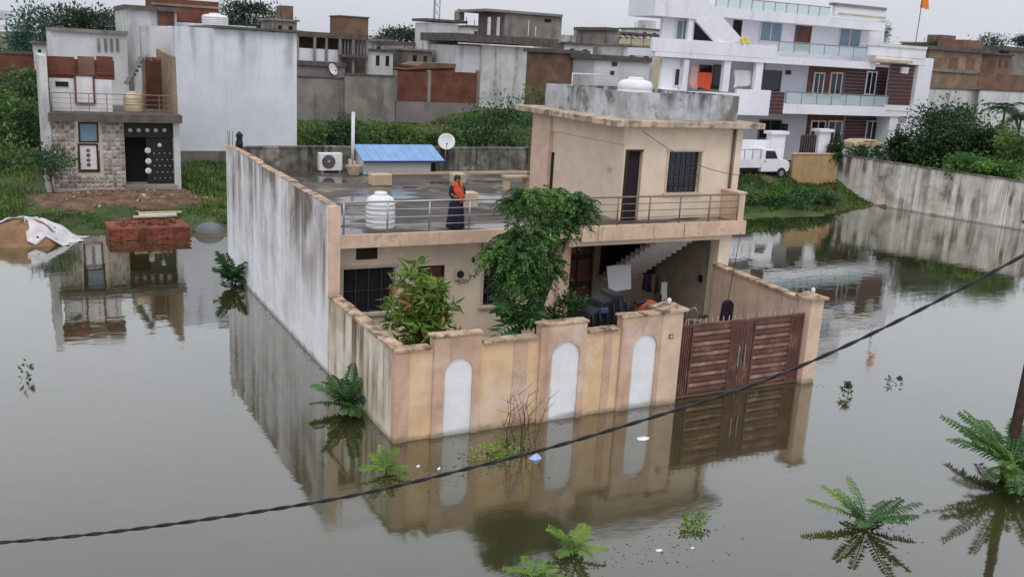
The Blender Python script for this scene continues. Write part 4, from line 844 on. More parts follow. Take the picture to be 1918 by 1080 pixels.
# front fence of the villa
for u0, u1, v0 in ((1442, 1472, 246), (1532, 1556, 242)):
    x0, x1, z0, z1 = R(u0, v0, u1, 292, 30.6)
    gp = empty('gate_post', ((x0+x1)/2, 30.8, z0), 'white capped gate post left of the black villa gate' if u0 < 1500 else 'white capped gate post right of the black villa gate', 'post')
    box('shaft', 'lilac', gp, x0+0.08, x1-0.08, 30.6, 31.1, z0-0.6, z1-0.2); box('cap', 'lilac', gp, x0-0.08, x1+0.08, 30.45, 31.25, z1-0.198, z1)
vg = empty('villa_gate', (*ony(1516, 285, 30.8)[:2], 3.0), 'black metal gate between white villa gate posts', 'gate'); q = R(1500, 254, 1532, 292, 30.8); box('gate_frame', 'black', vg, q[0], q[1], 30.86, 30.9, q[2], q[3])
for k in range(7): xx = q[0]+(q[1]-q[0])*(k+0.5)/7; box('gate_bar', 'slab', vg, xx-0.03, xx+0.03, 30.82, 30.858, q[2], q[3]+0.1)
q = R(1360, 262, 1442, 296, 30.7); lwf = MB().box(q[0], q[1], 30.7, 30.9, q[2]-0.8, q[3]).build('low_white_wall', 'lilac'); tag(lwf, 'low white front wall of the villa behind the pickup', 'wall')
q = R(1556, 268, 1600, 300, 30.9); hw = MB().box(q[0], q[1]+8, 30.9, 31.1, q[2]-1, q[3]-0.4).build('garden_wall', 'lilac'); tag(hw, 'low white garden wall right of the villa gate', 'wall')
q = R(1600, 262, 1658, 280, 31.6); cr_ = empty('parked_car', ((q[0]+q[1])/2, 32.3, q[2]), 'cream covered car parked before the villa cladding', 'car')
xs = q[0]; wd_ = q[1]-q[0]
MB().prism([(xs, q[2]), (xs+wd_, q[2]), (xs+wd_, q[2]+0.45), (xs+wd_*0.82, q[2]+0.55), (xs+wd_*0.68, q[3]), (xs+wd_*0.25, q[3]), (xs+wd_*0.08, q[2]+0.6), (xs, q[2]+0.5)], 31.6, 33.0 if False else 32.9).build('car_body', 'creamblock', cr_, bevel=0.08)
for fx in (0.2, 0.8): MB().tube([(xs+wd_*fx, 31.55, q[2]), (xs+wd_*fx, 31.75, q[2])], 0.3, 14).build('wheel', 'black', cr_)
MB().box(xs+wd_*0.3, xs+wd_*0.65, 31.57, 31.598, q[2]+0.62, q[3]-0.12).build('side_window', 'glass', cr_)

# ------------------------------------------------------------------ right-hand boundary wall, ochre wall
s0, s1 = onz(1560, 371, 0.0), onz(1918, 432, 0.0); ext = 1.35
zt0, zt1 = ony(1566, 291, s0[1])[2], ony(1916, 345, s1[1])[2]
dv = (s1-s0); s2 = s0+dv*ext; nrm = np.array([-dv[1], dv[0], 0])/np.hypot(dv[0], dv[1])
SW = empty('stained_boundary_wall', (s0[0], s0[1], 0), 'long rain-stained pale boundary wall at the water edge on the right', 'wall')
npan = 6
for i in range(npan):
    a = s0+dv*ext*i/npan; b_ = s0+dv*ext*(i+1)/npan-dv*0.003; zt_ = zt0+(zt1-zt0)*ext*(i+0.5)/npan
    MB().prism([(a[0], a[1]), (b_[0], b_[1]), (b_[0]+nrm[0]*0.25, b_[1]+nrm[1]*0.25), (a[0]+nrm[0]*0.25, a[1]+nrm[1]*0.25)], -1.2, zt_, 'z').build('wall_panel', 'stained', SW)
    MB().prism([(a[0]-nrm[0]*0.04, a[1]-nrm[1]*0.04), (b_[0]-nrm[0]*0.04, b_[1]-nrm[1]*0.04), (b_[0]+nrm[0]*0.3, b_[1]+nrm[1]*0.3), (a[0]+nrm[0]*0.3, a[1]+nrm[1]*0.3)], zt_+0.002, zt_+0.09, 'z').build('coping', 'mossy', SW)
q = R(1484, 289, 1562, 346, 30.1); ow = empty('ochre_wall', ((q[0]+q[1])/2, 30.1, q[2]), 'low ochre painted wall beside the white pickup', 'wall')
box('wall_panel', 'ochrewall', ow, q[0], q[1]+0.3, 30.1, 30.3, q[2]-1.0, q[3]); box('coping', 'creamblock', ow, q[0]-0.05, q[1]+0.3, 30.04, 30.36, q[3]+0.002, q[3]+0.08)

# ------------------------------------------------------------------ pickup truck (its rear is behind the house)
YT = 29.6
q = R(1378, 268, 1481, 338, YT); xe = q[1]; zg = q[2]+0.12; Lt = 5.6; X0 = xe-Lt
T_ = empty('pickup_truck', (xe-Lt/2, YT+0.8, zg), 'old white pickup truck parked beside the ochre wall', 'truck')
zf = zg+0.75
cargo = box('cargo_bed', 'whitedirty', T_, X0, X0+3.0, YT+0.05, YT+1.75, zf, zf+0.12)
for a, b2 in ((YT, YT+0.05), (YT+1.75, YT+1.8)): box('side_board', 'whitedirty', cargo, X0, X0+3.0, a, b2, zf, zf+0.55)
box('tail_board', 'whitedirty', cargo, X0-0.05, X0-0.002, YT, YT+1.8, zf, zf+0.55)
for k in range(5):
    for yy in (YT+0.02, YT+1.74): box('stake', 'steel', cargo, X0+0.05+k*0.7, X0+0.1+k*0.7, yy, yy+0.04, zf+0.552, zf+1.2)
for yy in (YT+0.03, YT+1.76): MB().tube([(X0, yy, zf+1.2), (X0+2.95, yy, zf+1.2)], 0.025, 6).build('rack_rail', 'steel', cargo)
xc = X0+3.06
cab = MB().prism([(xc, zg+0.45), (xe-0.1, zg+0.45), (xe-0.02, zg+0.75), (xe-0.05, zg+1.1), (xe-0.35, zg+1.25), (xe-1.05, zg+1.36), (xe-1.45, zg+1.98), (xc, zg+2.02)], YT+0.02, YT+1.72).build('cab', 'white', T_, bevel=0.06)
MB().prism([(xc+0.25, zg+1.35), (xe-1.2, zg+1.35), (xe-1.52, zg+1.86), (xc+0.25, zg+1.88)], YT+0.003, YT+0.018).build('side_window', 'glass', cab)
MB().add([(xe-1.04, YT+0.15, zg+1.42), (xe-1.04, YT+1.6, zg+1.42), (xe-1.42, YT+1.55, zg+1.95), (xe-1.42, YT+0.2, zg+1.95)], [(0, 1, 2, 3)]).build('windscreen', 'glass', cab)
box('door_handle', 'black', cab, xc+0.15, xc+0.3, YT-0.02, YT+0.018, zg+1.15, zg+1.2)
box('bumper', 'black', T_, xe-0.08, xe+0.06, YT+0.05, YT+1.7, zg+0.42, zg+0.62)
for yy in (YT+0.1, YT+1.4): box('headlight', 'steel', T_, xe-0.03, xe+0.02, yy, yy+0.22, zg+0.82, zg+1.0)
box('chassis', 'black', T_, X0+0.1, xe-0.3, YT+0.35, YT+1.45, zg+0.45, zf-0.002)
for wx in (X0+1.0, xe-0.75):
    for yy in (YT-0.03, YT+1.52):
        o = MB().tube([(wx, yy, zg+0.36), (wx, yy+0.24, zg+0.36)], 0.38, 20).build('wheel', 'black', T_); MB().tube([(wx, yy-0.015, zg+0.36), (wx, yy-0.003, zg+0.36)], 0.2, 14).build('rim', 'steel', o)

# ------------------------------------------------------------------ terrace things
def terr(u, v): return onz(u, v, ZS)
p = (3.95, 18.15)
ac = empty('ac_outdoor_unit', (p[0], p[1], ZS), 'white air-conditioner outdoor unit against the mossy back parapet', 'air conditioner')
box('casing', 'white', ac, p[0]-0.47, p[0]+0.47, p[1]-0.16, p[1]+0.16, ZS+0.1, ZS+0.80, bevel=0.02)
o = MB().lathe(0, 0, [(0.27, 0), (0.27, 0.02), (0.20, 0.03)], 24).build('fan_grille', 'slab', ac, local=True); o.rotation_euler = (rad(90), 0, 0); o.location = (-0.1, -0.165, 0.46)
o2 = MB().lathe(0, 0, [(0.08, 0), (0.07, 0.03), (0.01, 0.04)], 16).build('fan_hub', 'steel', ac, local=True); o2.rotation_euler = (rad(90), 0, 0); o2.location = (-0.1, -0.195, 0.46)
for k in range(4):
    r_ = MB().box(-0.26, 0.26, -0.205, -0.198, -0.006, 0.006).build('grille_wire', 'steel', ac, local=True); r_.location = (-0.1, 0, 0.46); r_.rotation_euler = (0, k*math.pi/4, 0)
for dx in (-0.35, 0.35): box('foot', 'steel', ac, p[0]+dx-0.04, p[0]+dx+0.04, p[1]-0.18, p[1]+0.18, ZS, ZS+0.1)
o = tag(MB().tube([(4.95, 18.3, ZS), (4.95, 18.3, ony(661, 210, 18.3)[2])], 0.07, 12).build('vent_pipe', 'whitedirty', None, True), 'tall thin white pipe standing beside the blue-roofed box', 'pipe')
# broken clay-coloured planter
pl = empty('cement_planter', (4.75, 17.55, ZS), 'broken cream cement planter at the foot of the white pipe', 'planter')
MB().lathe(4.75, 17.55, [(0.22, ZS), (0.33, ZS+0.36), (0.30, ZS+0.36), (0.2, ZS+0.1)], 12, wob=0.03).build('pot', 'creamblock', pl); MB().box(4.5, 4.62, 17.4, 17.5, ZS+0.3, ZS+0.62).box(4.72, 4.8, 17.45, 17.55, ZS+0.3, ZS+0.55).build('broken_rim', 'peach', pl)
# blue-roofed hatch box
bx0, bx1 = 5.15, 8.25; by0, by1 = 17.55, 18.55
hb = empty('roof_hatch_box', ((bx0+bx1)/2, (by0+by1)/2, ZS), 'low white box with sloping blue sheet roof on the terrace', 'shed')
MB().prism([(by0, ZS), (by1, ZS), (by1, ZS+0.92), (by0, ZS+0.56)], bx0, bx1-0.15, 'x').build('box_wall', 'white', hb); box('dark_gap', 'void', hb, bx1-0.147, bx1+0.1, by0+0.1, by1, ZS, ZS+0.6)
n = 9
for k in range(n):
    xa, xb = bx0-0.1+(bx1+0.45-bx0)*k/n, bx0-0.1+(bx1+0.45-bx0)*(k+1)/n-0.01
    MB().prism([(by0-0.3, ZS+0.55), (by1+0.12, ZS+1.06), (by1+0.12, ZS+1.09), (by0-0.3, ZS+0.58)], xa, xb, 'x').build('roof_sheet', 'blue', hb)
MB().box(bx0-0.1, bx1+0.45, by0-0.33, by0-0.302, ZS+0.50, ZS+0.58).build('roof_trim', 'bluedark', hb)
c = ony(832, 265, 18.7); dish('satellite_dish', 'round white satellite dish on the back parapet of the terrace', (c[0], 18.45, c[2]), 0.36, -0.35, 3.82)
def cblock(label, u, v, w_, d_, h_, m='creamblock'):
    p = terr(u, v); o = box('cement_block', m, None, p[0]-w_/2, p[0]+w_/2, p[1], p[1]+d_, ZS, ZS+h_, bevel=0.03); return tag(o, label, 'block', 'cream blocks on the terrace')
cblock('cream cement block in front of the blue-roofed box', 716, 348, 0.78, 0.5, 0.42); cblock('cream cement block behind the standing woman', 861, 344, 0.55, 0.4, 0.38); cblock('cream cement block right beside the standing woman', 880, 389, 0.60, 0.45, 0.50)
tb = empty('small_cement_bench', (*terr(968, 352)[:2], ZS), 'small cream cement bench against the upper storey', 'bench'); p = terr(955, 355)
box('seat', 'creamblock', tb, p[0]-0.15, p[0]+0.9, p[1], p[1]+0.5, ZS+0.42, ZS+0.5)
for dx in (-0.1, 0.75): box('leg', 'creamblock', tb, p[0]+dx, p[0]+dx+0.12, p[1]+0.05, p[1]+0.45, ZS, ZS+0.418)
p = terr(717, 428); tank('water_tank', 'white ribbed water tank behind the terrace railing', p[0], 6.35, ZS, 0.42, 1.02, ribs=6)
p = onz(1196, 165, PZ+0.95); tank('water_tank', 'squat white water tank on top of the upper storey', 10.98, 7.35, PZ+0.50, 0.58, 0.80, ribs=3)
ts = MB().box(10.5, 11.45, 6.9, 7.85, PZ+0.052, PZ+0.495).build('tank_stand', 'concrete'); tag(ts, 'grey masonry stand under the squat roof tank', 'stand')
pp_ = MB().tube([(11.05, 11.5, PZ+0.2), (11.05, 11.5, PZ+1.25), (12.4, 11.5, PZ+1.25)], 0.03, 6).build('roof_pipe', 'whitedirty', None, True); tag(pp_, 'white water pipe standing above the upper roof parapet', 'pipe')
# black bundle and rebar on the far corner of the side wall
bb = empty('rebar_bundle', (0.12, 18.4, 4.85), 'dark rebar ends with black plastic scrap on the far wall corner', 'rebar')
for dx, dy in ((-0.06, 0.2), (0.0, 0.3), (0.08, 0.2)): MB().tube([(0.1+dx, 18.3+dy, 4.8), (0.1+dx*1.4, 18.3+dy, 5.4)], 0.012, 5).build('rebar', 'slab', bb)
MB().lathe(0.36, 18.1, [(0.10, 4.80), (0.14, 4.95), (0.11, 5.15), (0.13, 5.3), (0.03, 5.42)], 9, wob=0.18).build('plastic_scrap', 'black', bb)
# cable from the roof to the neighbour, thin
o = MB().tube([tuple(Vector((10.2, 5.6, 6.7)).lerp(Vector((14.9, 5.4, 5.25)), k/10)+Vector((0, 0, -0.35*math.sin(math.pi*k/10)))) for k in range(11)], 0.010, 5).build('thin_wire', 'cable', None, True); tag(o, 'thin wire sagging across the upper storey front', 'wire')

# ------------------------------------------------------------------ the woman on the terrace
wx, wy = 3.98, 5.78
Wm = empty('person', (wx, wy, ZS), 'woman in dark navy dress and orange scarf standing on the terrace', 'person')
def skin(name, verts, edges, radii, m, parent, sub=2):
    me = bpy.data.meshes.new(name); me.from_pydata(verts, edges, []); o = bpy.data.objects.new(name, me); COL.objects.link(o); o.parent = parent
    md = o.modifiers.new('skin', 'SKIN'); sv = me.skin_vertices[0] if me.skin_vertices else None
    if sv is None:
        me.attributes  # skin layer is created with the modifier
    for i, r_ in enumerate(radii):
        me.skin_vertices[0].data[i].radius = (r_, r_) if not isinstance(r_, tuple) else r_
    me.skin_vertices[0].data[0].use_root = True
    s_ = o.modifiers.new('sub', 'SUBSURF'); s_.levels = s_.render_levels = sub; me.materials.append(M_[m])
    for pz in me.polygons: pz.use_smooth = True
    md.use_smooth_shade = True
    return o
try:
    vs = [(0, 0, 0.86), (0, 0, 1.05), (0, 0.0, 1.22), (0, 0, 1.30), (-0.005, -0.02, 1.385), (-0.01, -0.03, 1.44), (-0.01, -0.02, 1.51),
          (-0.15, 0, 1.24), (-0.19, 0.0, 1.02), (-0.13, -0.15, 0.93), (-0.05, -0.2, 0.95),
          (0.15, 0, 1.24), (0.21, -0.04, 1.03), (0.10, -0.17, 1.13), (0.03, -0.18, 1.30), (0.02, -0.16, 1.36),
          (-0.08, 0, 0.80), (-0.09, 0.0, 0.45), (-0.09, 0.02, 0.07), (-0.10, -0.12, 0.03), (0.08, 0, 0.80), (0.09, -0.02, 0.45), (0.09, 0.02, 0.07), (0.10, -0.12, 0.03)]
    es = [(0, 1), (1, 2), (2, 3), (3, 4), (4, 5), (5, 6), (2, 7), (7, 8), (8, 9), (9, 10), (2, 11), (11, 12), (12, 13), (13, 14), (14, 15), (0, 16), (16, 17), (17, 18), (18, 19), (0, 20), (20, 21), (21, 22), (22, 23)]
    rs = [0.14, 0.12, 0.11, 0.05, 0.075, 0.085, 0.07, 0.06, 0.045, 0.035, 0.028, 0.06, 0.045, 0.035, 0.028, 0.025, 0.09, 0.065, 0.04, 0.03, 0.09, 0.065, 0.04, 0.03]
    skin('body', vs, es, rs, 'skin', Wm)
except Exception as ex: print('skin failed', ex)
prof = [(0.27, 0.03), (0.255, 0.25), (0.235, 0.5), (0.205, 0.75), (0.165, 0.9), (0.14, 1.0), (0.165, 1.15), (0.155, 1.25), (0.06, 1.31)]
mb = MB(); vs = []; n = 28
for r_, z in prof:
    for k in range(n):
        a = 2*math.pi*k/n; fold = 1+(0.07*math.sin(a*7)+0.04*math.sin(a*11+1))*max(0, (0.85-z))/0.85; vs.append((wx+r_*fold*math.cos(a), wy+r_*fold*0.78*math.sin(a), ZS+z))
mb.add(vs, [(i*n+k, i*n+(k+1) % n, (i+1)*n+(k+1) % n, (i+1)*n+k) for i in range(len(prof)-1) for k in range(n)]).build('dress', 'navy', Wm, True)
for s_, pts in ((-1, [(-0.14, 0, 1.25), (-0.19, 0, 1.1), (-0.19, 0, 0.98), (-0.13, -0.14, 0.93)]), (1, [(0.14, 0, 1.25), (0.2, -0.03, 1.1), (0.20, -0.05, 1.03), (0.13, -0.15, 1.10)])):
    MB().tube([(wx+a, wy+b_, ZS+c_) for a, b_, c_ in pts], [0.075, 0.065, 0.058, 0.045], 10).build('sleeve', 'navy', Wm, True)
# scarf: draped over both shoulders, crossing the chest
def strip(name, pts, wd_, m, par, th=0.012):
    vs = []
    for i, p in enumerate(pts):
        p = Vector(p); d = (Vector(pts[min(i+1, len(pts)-1)])-Vector(pts[max(i-1, 0)])).normalized(); nrm_ = Vector((p.x, p.y*1.3, 0)); nrm_ = nrm_.normalized() if nrm_.length > 1e-3 else Vector((0, -1, 0)); s_ = d.cross(nrm_).normalized()
        for k in (-1, -0.33, 0.33, 1): q_ = p+s_*wd_*k*0.5+nrm_*0.012*(1 if abs(k) < 0.5 else -0.4); vs.append((wx+q_.x, wy+q_.y, ZS+q_.z))
    o = MB().add(vs, [(i*4+k, i*4+k+1, (i+1)*4+k+1, (i+1)*4+k) for i in range(len(pts)-1) for k in range(3)]).build(name, m, par, True); o.modifiers.new('solid', 'SOLIDIFY').thickness = th; return o
strip('scarf', [(-0.10, 0.14, 1.05), (-0.15, 0.05, 1.26), (-0.12, -0.08, 1.28), (-0.04, -0.15, 1.15), (0.06, -0.18, 1.0), (0.11, -0.16, 0.86), (0.12, -0.16, 0.78)], 0.25, 'orange', Wm)
strip('scarf', [(0.10, 0.14, 1.0), (0.16, 0.05, 1.26), (0.13, -0.09, 1.27), (0.08, -0.17, 1.12), (0.10, -0.18, 0.96), (0.12, -0.17, 0.84)], 0.22, 'orange', Wm)
MB().lathe(wx-0.005, wy+0.0, [(0.03, ZS+1.36), (0.085, ZS+1.39), (0.098, ZS+1.46), (0.09, ZS+1.52), (0.05, ZS+1.555), (0.005, ZS+1.56)], 16, sy=1.05).build('hair', 'hair', Wm, True)
MB().tube([(wx, wy+0.09, ZS+1.42), (wx, wy+0.15, ZS+1.30), (wx+0.01, wy+0.17, ZS+1.05), (wx+0.01, wy+0.17, ZS+0.9)], [0.04, 0.035, 0.028, 0.012], 8).build('braid', 'hair', Wm, True)

# ------------------------------------------------------------------ things in the porch and yard
def lump(name, label, c, r3, m, cat, group=None, wob=0.08, part='sheet'):
    prof = [(r3[0]*math.cos(a)+0.001, c[2]+r3[2]*math.sin(a)) for a in [k*math.pi/2/7 for k in range(8)]]
    o = MB().lathe(c[0], c[1], [(r3[0]*0.98, c[2]-0.05)]+prof, 22, sy=r3[1]/r3[0], wob=wob).build(name, m, None, True); return tag(o, label, cat, group)
hc = ony(1130, 575, 2.2)
hp = empty('covered_motorcycle', (hc[0], 2.2, 0.0), 'motorcycle under a black cover behind the front wall', 'motorcycle')
xm = hc[0]
zh = hc[2]
MB().prism([(xm-0.8, -0.2), (xm+0.72, -0.2), (xm+0.74, zh+0.12), (xm+0.5, zh+0.2), (xm+0.44, zh+0.42), (xm+0.12, zh+0.44), (xm+0.05, zh+0.28), (xm-0.22, zh+0.24), (xm-0.3, zh+0.02), (xm-0.6, zh-0.05), (xm-0.85, zh-0.6)], 1.9, 2.6).build('cover', 'dark', hp, bevel=0.05)
for k in range(6): MB().tube([(xm-0.55+k*0.22, 1.88, zh-0.05+0.08*k), (xm-0.5+k*0.22, 1.86, zh-0.35+0.06*k), (xm-0.55+k*0.22, 1.88, zh-0.9)], [0.02, 0.05, 0.04], 6).build('cover_fold', 'dark', hp, True)
p = ony(1135, 582, 1.8); MB().box(p[0]-0.16, p[0]+0.1, 1.80, 1.89, p[2]-0.08, p[2]+0.08).build('blue_patch', flat('dull_blue_cloth', (0.05, 0.08, 0.16)), hp, bevel=0.03)
p = ony(1215, 575, 3.6); ob = empty('fuel_tank_scooter', (p[0], 3.6, 0), 'rust-orange scooter partly hidden behind the right pier', 'scooter')
MB().prism([(p[0]-0.4, 0.6), (p[0]+0.35, 0.6), (p[0]+0.4, p[2]+0.05), (p[0]+0.15, p[2]+0.22), (p[0]-0.25, p[2]+0.2), (p[0]-0.42, p[2])], 3.45, 3.8).build('body_panel', mat('rust_orange_paint', (0.33, 0.09, 0.04), 0.4), ob, bevel=0.1)
MB().prism([(p[0]-0.5, p[2]+0.08), (p[0]-0.15, p[2]+0.2), (p[0]-0.12, p[2]+0.3), (p[0]-0.5, p[2]+0.2)], 3.5, 3.75).build('seat', 'black', ob, bevel=0.05)
MB().tube([(p[0]+0.5, 3.6, 0.3), (p[0]+0.42, 3.6, p[2]+0.35), (p[0]+0.3, 3.5, p[2]+0.42)], 0.03, 8).build('handlebar', 'black', ob, True)
p = R(1143, 497, 1185, 546, 7.2); o = MB().add([(p[0], 7.2, p[2]), (p[1]-0.1, 7.1, p[2]+0.1), (p[1]-0.02, 7.35, p[3]+0.02), (p[0]-0.05, 7.4, p[3]-0.05)], [(0, 1, 2, 3)]).build('leaning_board', 'white'); o.modifiers.new('solid', 'SOLIDIFY').thickness = 0.03; tag(o, 'white rectangular board leaning in the dark porch', 'board')
cloth('hanging_cloth', 'dark cloth hanging under the porch stair', (1206, 512, 1219, 545), 7.0, 'navy', group='clothes hanging in the porch'); cloth('hanging_cloth', 'dark brown cloth hanging right of the porch stair', (1226, 518, 1234, 548), 6.9, 'darkwood', group='clothes hanging in the porch'); cloth('hanging_cloth', 'pale cloth hanging in the porch near the right wall', (1238, 528, 1248, 562), 6.8, 'whitedirty', group='clothes hanging in the porch')
# wheelchair-like bicycle behind the gate
p = ony(1300, 590, 2.2); bi = empty('bicycle', (p[0], 2.2, 0), 'bicycle leaning behind the gate, its handlebar showing', 'bicycle'); zc = p[2]
for dx in (-0.35, 0.6): MB().tube([(p[0]+dx+0.33*math.cos(a), 2.2, 0.55+zc*0.2+0.33*math.sin(a)) for a in [2*math.pi*k/20 for k in range(21)]], 0.02, 6).build('wheel', 'black', bi, True)
MB().tube([(p[0]-0.35, 2.2, 0.9), (p[0]-0.25, 2.2, zc-0.1), (p[0]+0.3, 2.2, zc-0.2), (p[0]+0.6, 2.2, 0.9)], 0.02, 6).build('frame', 'spike', bi, True)
MB().tube([(p[0]-0.25, 2.2, zc-0.1), (p[0]-0.28, 2.2, zc+0.15), (p[0]-0.15, 2.0, zc+0.3), (p[0]-0.05, 1.95, zc+0.1)], 0.02, 6).build('handlebar', 'spike', bi, True)
MB().prism([(p[0]+0.2, zc-0.12), (p[0]+0.5, zc-0.1), (p[0]+0.5, zc-0.02), (p[0]+0.25, zc-0.03)], 2.12, 2.28).build('saddle', 'black', bi, bevel=0.03)
# hanging dark bag on a rope by the gate
r0 = (14.1, 5.0, 3.45); pb0 = ony(1361, 580, 3.2)
o = MB().tube([r0, tuple(Vector(r0).lerp(Vector((pb0[0], 3.2, pb0[2]+0.3)), 0.5)+Vector((0, 0, -0.05))), (pb0[0], 3.2, pb0[2]+0.3)], 0.012, 5).build('hanging_rope', 'cable', None, True); tag(o, 'thin dark rope from the slab corner down to the bag', 'rope')
o = MB().prism([(pb0[0]-0.24, pb0[2]-0.36), (pb0[0]+0.2, pb0[2]-0.38), (pb0[0]+0.22, pb0[2]+0.2), (pb0[0]+0.08, pb0[2]+0.33), (pb0[0]-0.12, pb0[2]+0.33), (pb0[0]-0.2, pb0[2]+0.2)], 3.1, 3.25).build('hanging_bag', 'navy', None, bevel=0.05); tag(o, 'dark cloth bag hanging on a rope above the gate', 'bag')

# ------------------------------------------------------------------ vegetation in the compound
def tree_limbs(root, base, tips, r0_, m='bark', name='trunk'):
    mb = MB(); b_ = Vector(base)
    fork = Vector(tips[0]).lerp(b_, 0.55); fork.x = (fork.x+b_.x)/2
    mb.tube([b_, b_.lerp(fork, 0.5)+Vector((0.04, 0.02, 0)), fork], [r0_, r0_*0.85, r0_*0.7], 9)
    for tp in tips:
        tp = Vector(tp); mb.tube([fork, fork.lerp(tp, 0.5)+Vector((0, 0, 0.1)), tp], [r0_*0.6, r0_*0.35, r0_*0.1], 7)
    return mb.build(name, m, root, True)
def pinnate_crown(root, clusters, m, n_per, fl, name='crown'):
    """clusters: (centre, radius); each cluster sprouts drooping compound leaves"""
    Vs, Fs, off = [], [], 0
    for c, rd in clusters:
        for _ in range(n_per):
            a = rng.random()*6.283; el = rng.uniform(-0.5, 0.9); d = np.array([math.cos(a)*math.cos(el), math.sin(a)*math.cos(el), math.sin(el)])
            st = np.array(c)+d*rd*rng.uniform(0.1, 0.55); ln = fl*rng.uniform(0.7, 1.2); k = 9
            t = np.linspace(0.12, 1, k); pts = st+d*ln*t[:, None]+np.array([0, 0, -1.0])*(t[:, None]**2)*ln*0.55
            tan = np.gradient(pts, axis=0); tan /= np.linalg.norm(tan, axis=1, keepdims=True); side = np.cross(tan, [0, 0, 1.0]); side /= np.linalg.norm(side, axis=1, keepdims=True)+1e-6
            P2 = np.concatenate([pts, pts]); D2 = np.concatenate([side+tan*0.5, -side+tan*0.5])+np.array([0, 0, -0.25])+rng.normal(size=(2*k, 3))*0.12
            V_, F_ = leaves_np(P2, D2, ln*0.30*np.concatenate([1-0.4*t, 1-0.4*t]), ln*0.11)
            Vs.append(V_); Fs.append(F_+off); off += len(V_)
    V_ = np.concatenate(Vs)-np.array(root.location); return mesh_np(name, V_, np.concatenate(Fs), m, root)
tb_ = ony(1006, 640, 2.3); Tr = empty('courtyard_tree', (tb_[0], 2.3, 0), 'leafy green tree rising from the courtyard in front of the house', 'tree')
cl = []
for u, v, y, r_ in ((1030, 366, 2.6, 0.5), (990, 368, 2.3, 0.42), (1066, 376, 2.5, 0.45), (1092, 382, 2.6, 0.3), (962, 384, 2.4, 0.3), (1000, 392, 3.0, 0.5), (1042, 398, 3.0, 0.5), (1078, 410, 2.5, 0.35), (1042, 425, 2.2, 0.45), (985, 436, 1.8, 0.45), (952, 456, 2.0, 0.36), (1012, 452, 1.7, 0.42), (978, 480, 1.6, 0.42), (1016, 482, 1.9, 0.36), (948, 490, 2.0, 0.3), (970, 515, 2.0, 0.36), (1002, 512, 2.0, 0.34), (930, 478, 2.0, 0.34), (955, 530, 2.0, 0.3), (990, 540, 2.0, 0.3), (1030, 500, 2.0, 0.32)):
    cl.append((ony(u, v, y), r_))
tree_limbs(Tr, (tb_[0], 2.3, -0.6), [tuple(c[0]) for c in cl[:9]], 0.12)
pinnate_crown(Tr, cl, 'tree', 72, 0.44)
o_t = [c for c in Tr.children if c.name.startswith('crown')][0]
# papaya-like shrub at its foot
def frond_mesh(name, ln, pairs, ll, lw_, droop, m, up0=0.5):
    t = np.linspace(0.0, 1, 10); pts = np.stack([ln*t*(1-0.12*t), 0*t, ln*(up0*t-droop*t*t)], 1)
    mb = MB(); mb.tube([tuple(p) for p in pts], [0.014*ln*(1.1-0.9*x)+0.002 for x in t], 5)
    tp = np.linspace(0.14, 1, pairs)
    for x in tp:
        i = min(int(x*9), 8); f_ = x*9-i; p = pts[i]*(1-f_)+pts[i+1]*f_; tan = pts[i+1]-pts[i]; tan /= np.linalg.norm(tan)
        L_ = ll*(0.55+0.9*math.sin(math.pi*min(1, 0.12+x*0.8)))*(0.9+0.2*rng.random())
        for s_ in (-1, 1):
            d = np.array([0.42*tan[0], s_*1.0, 0.42*tan[2]-0.12+0.15*rng.normal()]); d /= np.linalg.norm(d); wv = np.cross(d, [0, 0, 1.0]); wv /= np.linalg.norm(wv)
            a, mm, e = p, p+d*L_*0.45, p+d*L_+np.array([0, 0, -0.18*L_])
            mb.add([a, mm+wv*lw_*0.5+np.array([0, 0, 0.01]), e, mm-wv*lw_*0.5+np.array([0, 0, 0.01]), mm+np.array([0, 0, -0.012])], [(0, 4, 2, 1), (0, 3, 2, 4)])
    me = bpy.data.meshes.new(name); me.from_pydata(mb.v, [], mb.f); me.update(); me.materials.append(M_[m]); return me
def plant(name, label, loc, n, ln, m, group=None, up0=0.5, pairs=13, stem=0.0, el=(0.1, 1.0), lw_=0.09, ll=0.30, cat='plant', droop=0.45, az=None):
    r = empty(name, tuple(loc), label, cat, group); mes = [frond_mesh('frond', ln*s_, pairs, ll*ln, lw_*ln, droop, m, up0) for s_ in (0.8, 1.0, 1.15)]
    for i in range(n):
        o = bpy.data.objects.new('frond', mes[i % 3]); a = az[i] if az is not None else 6.283*i/n+rng.uniform(-0.3, 0.3)
        link(o, r, (0, 0, stem), (rng.uniform(-0.25, 0.25), -rng.uniform(*el), a))
    if stem > 0.02: MB().tube([(loc[0], loc[1], -0.5), (loc[0]+0.02, loc[1], loc[2]+stem*0.5), (loc[0], loc[1], loc[2]+stem)], [0.05*ln, 0.04*ln, 0.035*ln], 7).build('stem', 'bark' if stem > 0.5 else m, r, True)
    return r
p = ony(975, 600, 1.6); plant('papaya_shrub', 'dark papaya-like shrub at the foot of the courtyard tree', (p[0], 1.6, 1.2), 14, 0.95, 'ferndark', pairs=7, stem=0.9, el=(-0.3, 0.9), lw_=0.16, ll=0.34)
